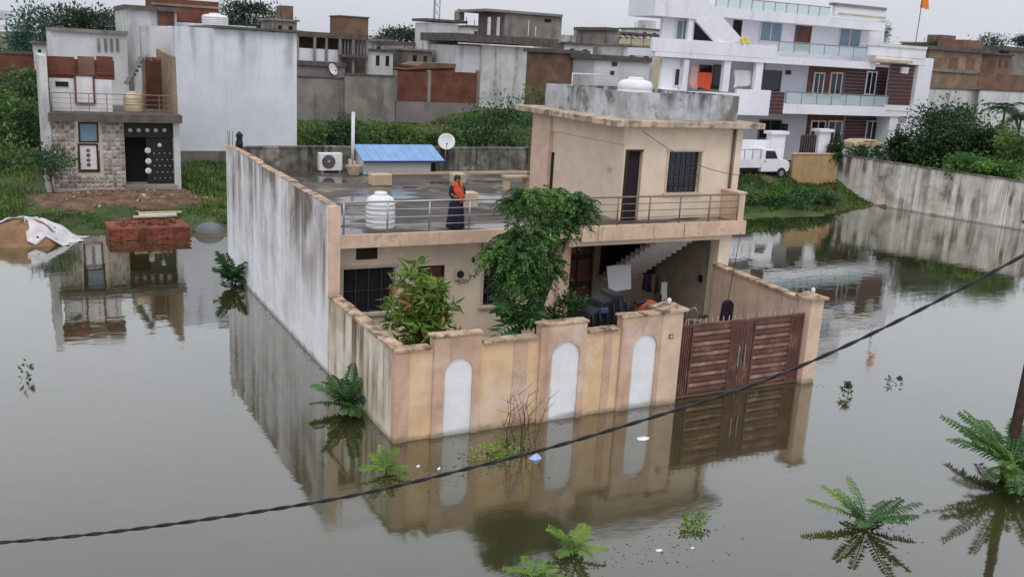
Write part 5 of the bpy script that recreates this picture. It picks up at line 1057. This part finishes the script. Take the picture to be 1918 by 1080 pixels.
# mango tree: clusters of long drooping leaves
p = ony(790, 620, 2.4); Mg = empty('mango_tree', (p[0], 2.4, 0), 'bushy mango tree with yellow-green and rusty young leaves', 'tree')
def whorls(root, cents, n, ln, wd_, m, name):
    Vs, Fs, off = [], [], 0
    for c in cents:
        a = rng.random(n)*6.283; el = rng.uniform(-0.7, 0.8, n); D = np.stack([np.cos(a)*np.cos(el), np.sin(a)*np.cos(el), np.sin(el)], 1)
        V_, F_ = leaves_np(np.array(c)+D*0.03, D, ln*(0.6+0.6*rng.random(n)), wd_, curl=0.6); Vs.append(V_); Fs.append(F_+off); off += len(V_)
    return mesh_np(name, np.concatenate(Vs)-np.array(root.location), np.concatenate(Fs), m, root)
cm_ = np.array([p[0]-0.02, 2.4, ony(785, 585, 2.4)[2]])
cents = [cm_+np.array([rng.normal()*0.30, rng.normal()*0.26, rng.normal()*0.46]) for _ in range(70)]
cents += [ony(u, v, 2.3) for u, v in ((785, 515), (745, 530), (820, 545), (735, 570), (830, 580), (800, 530), (765, 520), (755, 600), (815, 610), (780, 560))]
whorls(Mg, cents[:46]+cents[70:75], 15, 0.36, 0.085, 'mango', 'crown'); whorls(Mg, cents[46:62]+cents[75:], 15, 0.38, 0.09, 'fernlight', 'young_leaves'); whorls(Mg, [c+np.array([0, -0.15, 0]) for c in cents[66:70]]+[ony(742, 548, 2.2)], 7, 0.34, 0.08, 'mangonew', 'rusty_new_leaves')
tree_limbs(Mg, (p[0], 2.4, -0.6), [tuple(c) for c in cents[:8]], 0.07)
c = ony(1062, 585, 2.6); bush('courtyard_bush', 'small round green bush behind the middle pier', c, (0.55, 0.4, 0.42), 900, 0.13, 'tree', base=(c[0], 2.6, 0))

# ------------------------------------------------------------------ plants in the water
def wp(u, v): return onz(u, v, 0.0)
plant('water_fern_plant', 'dark fern-like plant against the stained side wall', wp(652, 768), 15, 1.05, 'ferndark', pairs=13, stem=0.1, el=(-0.1, 1.2), lw_=0.08, ll=0.17, droop=0.3, up0=0.35)
plant('wall_foot_plant', 'leafy plant at the far end of the white side wall', wp(434, 532), 13, 1.15, 'ferndark', pairs=9, stem=0.1, el=(0.0, 1.2), lw_=0.13, ll=0.22, droop=0.35, up0=0.4)
plant('water_fern_plant', 'small light green fern plant off the wall corner', wp(722, 885), 8, 0.66, 'fernlight', pairs=12, stem=0.06, el=(0.0, 0.9), lw_=0.075, ll=0.16, droop=0.3, up0=0.3)
plant('water_fern_plant', 'bright green fern plant at the bottom centre', wp(1075, 1035), 11, 0.66, 'fernlight', pairs=12, stem=0.1, el=(0.0, 0.8), lw_=0.075, ll=0.15, droop=0.28, up0=0.25)
plant('water_fern_plant', 'bright fern plant cut by the bottom edge', wp(1000, 1088), 9, 0.62, 'fernlight', pairs=12, stem=0.1, el=(0.0, 0.8), lw_=0.075, ll=0.15, droop=0.28, up0=0.25)
plant('water_fern_plant', 'wide star-shaped fern plant standing alone in open water', wp(1622, 985), 12, 1.2, 'fern', pairs=18, stem=0.10, el=(-0.02, 0.6), lw_=0.045, ll=0.105, droop=0.12, up0=0.2)
plant('water_fern_plant', 'large fern plant around the leaning trunk at the right', wp(1888, 895)+np.array([0, 0, 0.1]), 34, 1.8, 'fern', pairs=18, stem=0.2, el=(-0.05, 0.75), lw_=0.042, ll=0.10, droop=0.2, up0=0.25)
def weedclump(label, u, v, r_, n, m='weed', ls=0.09, h=0.22):
    c = wp(u, v); o = bush('floating_weed', label, (c[0], c[1], h*0.4), (r_, r_*0.8, h*0.6), n, ls, m, stem=False, cat='weed', group='weeds in the flood water', base=(c[0], c[1], 0), clumps=12); return o
weedclump('low yellowish weed clump in front of the first white niche', 915, 853, 0.42, 500, 'fernlight', 0.07); weedclump('pale weed clump at the foot of the bare twig shrub', 965, 835, 0.4, 300, 'weed', 0.06)
weedclump('small pale weed clump in the reflection near bottom right', 1300, 985, 0.28, 240, 'fernlight', 0.08); weedclump('tiny dark weed floating at the left of the water', 48, 708, 0.10, 40, 'ferndark', 0.12, 0.35)
weedclump('dark weed tuft in the water right of the gate', 1583, 740, 0.17, 90, 'ferndark', 0.13, 0.3); weedclump('dark twiggy scrap floating far right of the gate', 1675, 718, 0.3, 34, 'ferndark', 0.10, 0.15)
# bare twig shrub in front of the second pier
c = wp(950, 835); tg = empty('bare_twig_shrub', (c[0], c[1], 0), 'bare thin twig shrub in front of the compound wall', 'shrub')
for i in range(9):
    mb = MB(); x_, y_, z_ = c[0]+rng.uniform(-0.05, 0.9), c[1]+rng.uniform(-0.1, 0.15), -0.2; pts = [(x_, y_, z_)]; hd = rng.uniform(-0.3, 0.6)
    for k in range(6): x_ += hd*0.13+rng.normal()*0.05; z_ += rng.uniform(0.15, 0.33); y_ += rng.normal()*0.03; pts.append((x_, y_, z_)); 
    mb.tube(pts, [0.014*(1-0.13*k) for k in range(7)], 5)
    for k in range(2, 6): e = Vector(pts[k])+Vector((rng.normal()*0.2, rng.normal()*0.1, 0.2)); mb.tube([pts[k], tuple(e)], [0.007, 0.003], 4)
    mb.build('twig', 'twig', tg, True)
# floating rubbish
def scrap(label, u, v, w_, h_, m, name='plastic_scrap'):
    c = wp(u, v); n = 7; vs = [(c[0]+w_*math.cos(6.283*k/n)*(0.7+0.5*rng.random()), c[1]+w_*0.7*math.sin(6.283*k/n)*(0.7+0.5*rng.random()), 0.004) for k in range(n)]+[(c[0]+0.02, c[1], h_)]
    o = MB().add(vs, [(k, (k+1) % n, n) for k in range(n)]).build(name, m, None); return tag(o, label, 'litter', 'litter floating on the flood')
scrap('blue and white plastic bag floating below the cable', 1003, 858, 0.16, 0.14, flat('pale_blue_plastic', (0.30, 0.42, 0.72), 0.3)); scrap('small white scrap floating before the third niche', 1204, 821, 0.19, 0.04, 'white'); scrap('tiny white speck floating near the light fern', 783, 873, 0.05, 0.05, 'white'); scrap('tiny white speck left of the cable by the weeds', 822, 878, 0.05, 0.06, 'white')
scrap('small white leaf scrap at the bottom near the pale weed', 1235, 1030, 0.07, 0.03, 'whitedirty'); scrap('small white scrap floating right of the leaf scrap', 1297, 1026, 0.04, 0.03, 'whitedirty'); scrap('black scrap floating far right of the gate pillar', 1684, 708, 0.12, 0.1, 'black')
# floating leaf bits and scum gathered along the walls and plants
pts = []
for (x0_, y0_, x1_, y1_, n_, sp) in ((0.1, -0.12, 13.0, -0.15, 260, 0.22), (-0.12, 0.2, -0.12, 18.5, 200, 0.16), (-1.2, -1.6, 2.6, -1.5, 240, 0.55), (0.2, -6.2, 4.5, -5.6, 160, 0.6), (6.6, -7.2, 8.2, -7.0, 60, 0.5), (12.2, -6.6, 13.6, -6.2, 70, 0.5), (-9, 24.5, 0, 24.3, 260, 0.5), (30, 24.5, 44, 27.0, 260, 0.6)):
    f_ = rng.random(n_); pts.append(np.stack([x0_+(x1_-x0_)*f_+rng.normal(size=n_)*sp*0.4, y0_+(y1_-y0_)*f_-np.abs(rng.normal(size=n_))*sp, np.full(n_, 0.006)], 1))
pts = np.concatenate(pts); a_ = rng.random(len(pts))*6.283; V_, F_ = leaves_np(pts, np.stack([np.cos(a_), np.sin(a_), 0*a_], 1), 0.03+0.06*rng.random(len(pts)), 0.02+0.02*rng.random(len(pts)), 0.05); V_[:, 2] = np.clip(V_[:, 2], 0.004, 0.012)
tag(mesh_np('floating_leaf_litter', V_, F_, leafmat('leaf_litter', (0.10, 0.11, 0.04), (0.30, 0.27, 0.14), 3.0, 0.0)), 'bits of leaf and scum floating along the walls', None, kind='stuff')
# leaning trunk at the right edge
c = wp(1886, 880); lt = empty('leaning_tree', (c[0], c[1], 0), 'leaning bare brown tree trunk at the right edge', 'tree')
e = ony(1952, 560, c[1]+0.3); MB().tube([(c[0]-0.15, c[1], -1.0), (c[0], c[1], 0.1), tuple((np.array([c[0], c[1], 0])+e)/2+np.array([0.02, 0, 0])), tuple(e), (e[0]+0.4, e[1]+0.2, e[2]+1.8)], [0.15, 0.13, 0.115, 0.09, 0.05], 10).build('trunk', mat('dark_reddish_bark', (0.06, 0.03, 0.025), var=0.35, vscale=5, bump=0.6), lt, True)
c2 = np.array([e[0]+0.9, e[1]+0.3, e[2]+2.3]); pinnate_crown(lt, [(c2, 0.6), (c2+np.array([0.6, 0.2, 0.2]), 0.6), (c2+np.array([0.3, -0.4, 0.4]), 0.6)], 'tree', 30, 0.7)

# ------------------------------------------------------------------ overhead cable, two twisted strands
cp = [(-260, 1030), (0, 1017), (200, 998), (400, 970), (540, 949), (674, 926), (800, 896), (944, 860), (1033, 838), (1160, 800), (1275, 765), (1392, 728), (1500, 686), (1610, 636), (1700, 592), (1800, 541), (1918, 478), (2150, 350)]
def atd(u, v, D): d = ray(u, v); h_ = np.array([math.sin(YAW), math.cos(YAW), 0]); return CAM+d*D/(d@h_)
kp = np.array([atd(u, v, 8.0) for u, v in cp]); ss = np.linspace(0, len(cp)-1, 420); path = np.stack([np.interp(ss, range(len(cp)), kp[:, k]) for k in range(3)], 1)
for _ in range(3): path[8:-8] = (path[:-16]+path[4:-12]+path[8:-8]+path[12:-4]+path[16:])/5
Cb_ = empty('overhead_cable', tuple(path[210]), 'black twisted overhead cable crossing the whole foreground', 'cable')
dl = np.concatenate([[0], np.cumsum(np.linalg.norm(np.diff(path, axis=0), axis=1))])
for s_ in (0, math.pi):
    MB().tube([tuple(path[i]+0.0095*(up*math.cos(dl[i]*14+s_)+fw*math.sin(dl[i]*14+s_))) for i in range(420)], 0.0095, 6).build('strand', 'cable', Cb_, True)

# ------------------------------------------------------------------ left bank: brick stack, tarpaulin, sand, rubble
def gz(x, y): return float(ground_z(x, y))
q0, q1 = onz(204, 451, 0.0), onz(368, 447, 0.0)
bs = empty('brick_stack', ((q0[0]+q1[0])/2, q0[1], 0), 'neat red brick stack standing in shallow water at the bank', 'brick stack')
bme = MB().box(-0.115, 0.115, -0.055, 0.055, -0.0375, 0.0375); me = bpy.data.meshes.new('brick'); me.from_pydata(bme.v, [], bme.f); me.materials.append(M_['onebrick'])
nb = int((q1[0]-q0[0])/0.243); rows = 8
for j in range(rows):
    for i in range(nb):
        o = bpy.data.objects.new('brick', me); link(o, bs, (q0[0]+0.12+i*0.243+(0.06 if j % 2 else 0)-bs.location.x+rng.normal()*0.006, 0.0+rng.normal()*0.012, -0.1+j*0.081), (0, 0, rng.normal()*0.03))
o = MB().box(q0[0]+0.02, q0[0]+nb*0.243, q0[1]+0.06, q0[1]+1.9, -0.4, -0.1+rows*0.081-0.03).build('brick_core', 'onebrick', bs)
for i in range(34):
    o = bpy.data.objects.new('brick', me); link(o, bs, (q0[0]+rng.uniform(0.4, nb*0.243-0.5)-bs.location.x, rng.uniform(0.4, 1.5), rows*0.081-0.07+rng.uniform(0, 0.12)), (rng.normal()*0.15, rng.normal()*0.15, rng.random()*3))
for k, (u, v, w_) in enumerate(((295, 385, 1.7), (300, 393, 1.9), (285, 400, 1.6))):
    p = onz(u, v, 0.95); o = box('plank', 'whitedirty' if k == 0 else 'creamblock', None, p[0]-w_/2, p[0]+w_/2, p[1]-0.1, p[1]+0.12, 0.80 if p[1] < 28 else gz(p[0], p[1])+0.02, 0.86 if p[1] < 28 else gz(p[0], p[1])+0.14)
    tag(o, ('long white plank lying behind the brick stack', 'cream timber plank lying on the bank behind the bricks', 'shorter cream plank nearest the brick stack')[k], 'plank', 'planks by the brick stack')
def mound(name, label, c, rx, ry, h, m, cat, kind=None):
    n, k = 30, 9; vs = []; 
    for i in range(k+1):
        for j in range(n): a = 6.283*j/n; r_ = i/k; vs.append((c[0]+rx*r_*math.cos(a)*(1+0.08*math.sin(3*a)), c[1]+ry*r_*math.sin(a), c[2]+h*(1-r_*r_)**1.1*(1+0.12*math.sin(5*a+i)) if r_ < 1 else c[2]-0.05))
    o = MB().add(vs, [(i*n+j, i*n+(j+1) % n, (i+1)*n+(j+1) % n, (i+1)*n+j) for i in range(k) for j in range(n)]).build(name, m, None, True); return tag(o, label, cat)
cs = onz(58, 460, 0); HX, HY, HRX, HRY, HH = cs[0]-0.2, cs[1]+1.0, 2.2, 1.5, 1.05
mound('sand_heap', 'brown sand heap half covered by a white sheet', (HX, HY, -0.15), HRX, HRY, HH, 'sand', 'heap')
mtp = mat('torn_white_sheet', (0.62, 0.60, 0.61), 0.5, 0.15, 2, 0.1); t = mtp.node_tree; bs_ = t.nodes['Principled BSDF']; src = bs_.inputs['Base Color'].links[0].from_socket
g = t.nodes.new('ShaderNodeNewGeometry'); vo = t.nodes.new('ShaderNodeTexVoronoi'); vo.inputs['Scale'].default_value = 2.8; t.links.new(g.outputs['Position'], vo.inputs['Vector'])
mr = t.nodes.new('ShaderNodeMapRange'); mr.inputs[1].default_value = 0.16; mr.inputs[2].default_value = 0.20; t.links.new(vo.outputs['Distance'], mr.inputs[0]); mxx = t.nodes.new('ShaderNodeMix'); mxx.data_type = 'RGBA'; mxx.inputs['A'].default_value = (0.03, 0.03, 0.05, 1); t.links.new(mr.outputs[0], mxx.inputs['Factor']); t.links.new(src, mxx.inputs['B']); t.links.new(mxx.outputs['Result'], bs_.inputs['Base Color'])
vs = []; nI, nJ = 30, 16
for i in range(nI+1):
    for j in range(nJ+1):
        a = rad(-88+258*i/nI); r_ = 0.02+(1.0+0.10*math.sin(i*1.7)+0.06*math.sin(i*3.1))*j/nJ*(1.05 if -60 < -88+258*i/nI < 60 else 0.8)
        x_ = HX+HRX*r_*math.cos(a)*(1+0.08*math.sin(3*a)); y_ = HY+HRY*r_*math.sin(a)
        z_ = -0.15+HH*max(0, 1-r_*r_)**1.1*(1+0.1*math.sin(5*a))+0.06+0.045*math.sin(i*1.9+j*0.5)*r_+0.03*math.sin(j*1.3+i*0.7); vs.append((x_, y_, max(z_, 0.02+0.02*math.sin(i*2+j))))
o = MB().add(vs, [(i*(nJ+1)+j, (i+1)*(nJ+1)+j, (i+1)*(nJ+1)+j+1, i*(nJ+1)+j+1) for i in range(nI) for j in range(nJ)]).build('torn_sheet', mtp, None, True); o.modifiers.new('solid', 'SOLIDIFY').thickness = 0.01
tag(o, 'white plastic sheet with dark holes draped over the sand heap', 'sheet')
c = onz(394, 438, 0); lump('cement_sack', 'grey covered heap between the brick stack and the side wall', (c[0], c[1]+0.2, -0.1), (0.75, 0.5, 0.62), mat('grey_sheet', (0.16, 0.17, 0.19)), 'heap', wob=0.03)
# earth bank in front of the tile-fronted house with rubble
c = onz(230, 375, 0.5); mound('earth_bank', 'reddish earth bank with rubble before the tile-fronted house', (c[0], c[1]-0.4, 0.60), 6.2, 2.9, 0.42, 'mud', 'mound')
Vs, Fs = [], []
for i in range(420):
    x_, y_ = c[0]+rng.normal()*3.2, c[1]-0.8+rng.normal()*1.6; rr2 = ((x_-c[0])/6.2)**2+((y_-c[1]+0.4)/2.9)**2; z_ = max(gz(x_, y_), 0.58+0.42*max(0, 1-rr2)**1.1 if rr2 < 1 else 0.0); s_ = rng.uniform(0.03, 0.09); m0 = MB().box(-s_, s_, -s_*0.7, s_*0.7, -s_*0.5, s_*0.6); Rm = Matrix.Rotation(rng.random()*6, 3, Vector(rng.normal(size=3)).normalized())
    b0 = len(Vs); Vs += [tuple(Rm @ Vector(v)+Vector((x_, y_, z_))) for v in m0.v]; Fs += [tuple(k+b0 for k in f) for f in m0.f]
tag(MB().add(Vs, Fs).build('rubble', mat('rubble', (0.22, 0.14, 0.10), var=0.6, vscale=2.5, patch=((0.5, 0.46, 0.42), 0.9, 1.7, 0.56, 0.6))), 'scattered brick and stone rubble on the left bank', None, kind='stuff')

# ------------------------------------------------------------------ grass, weeds, bushes, trees
def grass(name, label, pts, h, m, wd_=0.03):
    P_ = np.array(pts); n = len(P_); a = rng.random(n)*6.283; hh = h*(0.5+rng.random(n)); le = np.stack([np.cos(a), np.sin(a), np.zeros(n)], 1)*(hh*rng.uniform(0.1, 0.7, n))[:, None]
    sd_ = np.stack([-np.sin(a), np.cos(a), np.zeros(n)], 1)*wd_*(0.6+rng.random((n, 1))); tip = P_+le+np.stack([0*a, 0*a, hh], 1); mid = P_+le*0.35+np.stack([0*a, 0*a, hh*0.6], 1)
    V_ = np.stack([P_-sd_, P_+sd_, mid+sd_*0.8, mid-sd_*0.8, tip], 1).reshape(-1, 3); b_ = np.arange(n)[:, None]*5
    F_ = np.concatenate([b_+np.array([[0, 1, 2, 3]])]); F2 = np.concatenate([b_+np.array([[3, 2, 4, 4]])])
    me = bpy.data.meshes.new(name); o = MB(); 
    o = mesh_np(name, V_, np.concatenate([b_+np.array([[0, 1, 2]]), b_+np.array([[0, 2, 3]]), b_+np.array([[3, 2, 4]])]), m); return tag(o, label, None, kind='stuff')
def scatter(x0, x1, y0, y1, n, zmin=0.05, clump=0.6):
    x_ = rng.uniform(x0, x1, n*3); y_ = rng.uniform(y0, y1, n*3); k = vn(x_, y_, clump, 5)+0.6*rng.normal(size=n*3); z_ = ground_z(x_, y_); ok = (z_ > zmin) & (k > 0.0); x_, y_, z_ = x_[ok][:n], y_[ok][:n], z_[ok][:n]
    return np.stack([x_, y_, z_-0.02], 1)
M_['grass'] = leafmat('grass_blades', (0.075, 0.14, 0.03), (0.15, 0.21, 0.05), 0.6)
grass('grass', 'rough green grass on the left bank', np.concatenate([scatter(-32, -6.2, 33, 62, 30000), scatter(-20, -7, 27, 33, 9000), scatter(0.8, 9, 29, 43, 15000)]), 0.26, 'grass', 0.03)
grass('grass', 'sparse short weeds on the muddy bank', scatter(-9, 2.5, 25.6, 29.5, 8000, 0.05, 1.1), 0.10, 'grass', 0.02)
grass('grass', 'tall weeds and grass behind the house', scatter(9, 50, 36, 65, 24000, 0.05, 0.35), 0.38, 'weed', 0.045)
grass('grass', 'low green weeds on the right bank by the pickup', scatter(28, 46, 25.5, 31, 15000, 0.02, 0.9), 0.17, 'grass', 0.035)
def gbush(label, u, v, Y, rx, rz, n=700, ls=0.2, m='bush', group='bushes', name='bush', clumps=16):
    p = ony(u, v, Y); b0 = (p[0], Y, max(gz(p[0], Y), 0.0)); return bush(name, label, (p[0], Y, p[2]), (rx, rx*0.8, rz), n, ls, m, group=group, base=b0, clumps=clumps)
# left bank bushes
for i, (u, v, Y, rx, rz, lb) in enumerate(((10, 190, 62, 2.6, 1.6, 'big dark bush at the left edge below the brick wall'), (55, 195, 58, 2.0, 1.5, 'rounded bush left of the tile-fronted house upper wall'), (20, 235, 52, 3.0, 1.6, 'wide low bush on the left grass slope'), (70, 240, 50, 1.6, 1.3, 'small bush close behind the tile-fronted house'), (25, 300, 41, 2.2, 0.9, 'low bush in the left grass nearest the water'), (-10, 150, 80, 3.0, 1.2, 'tall bush at the foot of the far brick wall'), (70, 158, 75, 2.0, 1.0, 'bush in front of the far brick wall end'))):
    gbush(lb, u, v, Y, rx, rz, 1500, 0.34 if Y > 50 else 0.25, 'bush' if i % 2 else 'weed', 'bushes on the left bank')
p = ony(92, 298, 33.0); yt = empty('young_tree', (p[0], 33.0, gz(p[0], 33.0)), 'small bushy tree at the corner of the tile-fronted house', 'tree')
bush('', '', (p[0], 33.0, p[2]), (0.95, 0.8, 0.6), 1200, 0.16, 'ferndark', parent=yt, stem=False, part='crown'); tree_limbs(yt, (p[0]+0.1, 33.0, gz(p[0], 33)-0.1), [(p[0]-0.3, 33, p[2]), (p[0]+0.3, 33, p[2]+0.1), (p[0], 32.8, p[2]+0.2)], 0.05)
# weeds behind the back parapet
for u, v, Y, rx, rz, m, lb in ((590, 258, 46, 1.3, 0.7, 'weed', 'green weed clump right of the blank white wall'), (640, 252, 46, 1.2, 0.9, 'bush', 'dark weed clump behind the vent pipe'), (700, 253, 48, 1.5, 0.8, 'weed', 'tall pale weed clump behind the blue-roofed box'), (765, 257, 47, 1.3, 0.6, 'weed', 'weed clump below the red brick panels'), (835, 258, 46, 1.2, 0.6, 'weed', 'low weed clump behind the satellite dish'), (885, 246, 48, 1.7, 1.0, 'bush', 'dense bush below the white penthouse building'), (945, 236, 47, 2.0, 1.7, 'bush', 'tall dark bush next to the upper storey')):
    gbush(lb, u, v, Y, rx, rz, 1300, 0.26, m, 'weeds behind the house')
gbush('wispy plant sprouting behind the upper roof slab corner', 1005, 180, 14.0, 0.5, 0.35, 220, 0.14, 'weed', 'weeds behind the house').location
# right bank and garden
for u, v, Y, rx, rz, m, lb in ((1398, 366, 27.0, 0.9, 0.3, 'weed', 'leafy weed clump below the pickup rear wheel'), (1450, 362, 27.2, 1.2, 0.35, 'tree', 'lush weed clump in front of the pickup'), (1505, 364, 27.4, 1.2, 0.38, 'tree', 'lush weed clump in front of the ochre wall'), (1470, 376, 26.0, 1.2, 0.3, 'bush', 'dark weed clump at the right water edge'), (1540, 372, 27.0, 0.8, 0.4, 'bush', 'weed clump at the end of the stained wall')):
    gbush(lb, u, v, Y, rx, rz, 1100, 0.2, m, 'weeds on the right bank')
for u, v, Y, rx, rz, n, m, lb in ((1775, 258, 27, 2.4, 1.8, 7000, 'bush', 'big dark bush behind the stained wall'), (1845, 272, 25, 1.6, 1.3, 3600, 'bush', 'medium bush right of the big dark bush'), (1895, 280, 22, 1.5, 1.1, 3000, 'weed', 'yellow-green bush at the right edge behind the wall'), (1740, 292, 27, 1.0, 0.7, 900, 'weed', 'low light green shrub on top of the wall line'), (1810, 312, 22.5, 1.4, 0.6, 2000, 'fern', 'fresh green shrub leaning over the stained wall'), (1870, 322, 20.5, 1.2, 0.5, 1800, 'fern', 'broad-leaved shrub over the wall near the right edge'), (1690, 280, 29.5, 0.8, 0.9, 2000, 'bush', 'clipped dark bush at the villa corner'), (1700, 292, 28.5, 0.9, 0.6, 700, 'bush', 'second clipped bush at the villa corner, lower'), (1564, 282, 30.2, 0.45, 0.75, 600, 'bush', 'conical bush right of the villa gate post'), (1625, 290, 30.0, 1.4, 0.5, 900, 'bush', 'low hedge bush below the cream car')):
    gbush(lb, u, v, Y, rx, rz, n, 0.26, m, 'garden bushes by the villa', clumps=26)
def palm(label, u, v, Y, h, n=12, ln=1.6):
    p = ony(u, v, Y); r = plant('garden_palm', label, (p[0], Y, p[2]), n, ln, 'bush', 'garden palms', pairs=16, el=(-0.4, 0.8), lw_=0.05, ll=0.28, cat='palm', droop=0.9); g0 = gz(p[0], Y)
    MB().tube([(p[0], Y, g0-0.1), (p[0]+0.06, Y, (g0+p[2])/2), (p[0], Y, p[2])], [0.11, 0.09, 0.07], 8).build('trunk', 'bark', r, True)
palm('slender palm beside the right edge above the garden bushes', 1882, 208, 27.0, 3); palm('second palm cut by the right edge', 1912, 225, 25.0, 3)
# distant trees
def ftree(label, u, v, Y, rx, rz, m='far', n=1500, ls=None):
    p = ony(u, v, Y); g0 = 2.0; r = empty('distant_tree', (p[0], Y, g0), label, 'tree', 'distant trees on the skyline')
    bush('', '', (p[0], Y, p[2]), (rx, rx*0.8, rz), n, ls or rx*0.16, m, parent=r, stem=False, part='crown', clumps=22); MB().tube([(p[0], Y, g0-0.5), (p[0]+0.1, Y, (g0+p[2])/2), (p[0], Y, p[2])], [0.4, 0.3, 0.15], 7).build('trunk', 'bark', r, True)
for u, v, Y, rx, rz, m, lb in ((75, 65, 112, 3.0, 2.6, 'farteal', 'hazy teal-green tree next to the teal house'), (55, 78, 110, 2.2, 1.6, 'farteal', 'lower hazy teal tree at the far left'), (140, 48, 105, 3.2, 1.7, 'far', 'dark tree above the left end of the long white building'), (180, 50, 108, 3.0, 1.3, 'far', 'dark tree above the middle of the long white building'), (215, 48, 110, 2.4, 1.3, 'far', 'dark tree left of the brick-topped block'), (435, 25, 120, 2.6, 2.0, 'far', 'dark tree behind the roof of the blank building'), (475, 35, 118, 3.0, 1.8, 'far', 'broad dark tree right above the blank building'), (752, 72, 140, 3.6, 1.4, 'far', 'round dark tree behind the small white block'), (720, 84, 135, 2.6, 1.0, 'far', 'low dark tree above the old grey-white block'), (1650, 68, 90, 1.4, 1.9, 'far', 'dark tree beside the villa roof corner'), (1762, 84, 95, 2.0, 0.8, 'far', 'low tree on the skyline left of the tan block'), (1850, 85, 95, 2.6, 1.5, 'far', 'dark tree behind the tan brick block'), (1780, 88, 100, 2.5, 0.8, 'far', 'second low tree on the skyline by the tan block'), (1920, 78, 110, 2.4, 1.0, 'far', 'tree on the skyline at the right edge')):
    ftree(lb, u, v, Y, rx, rz, m)
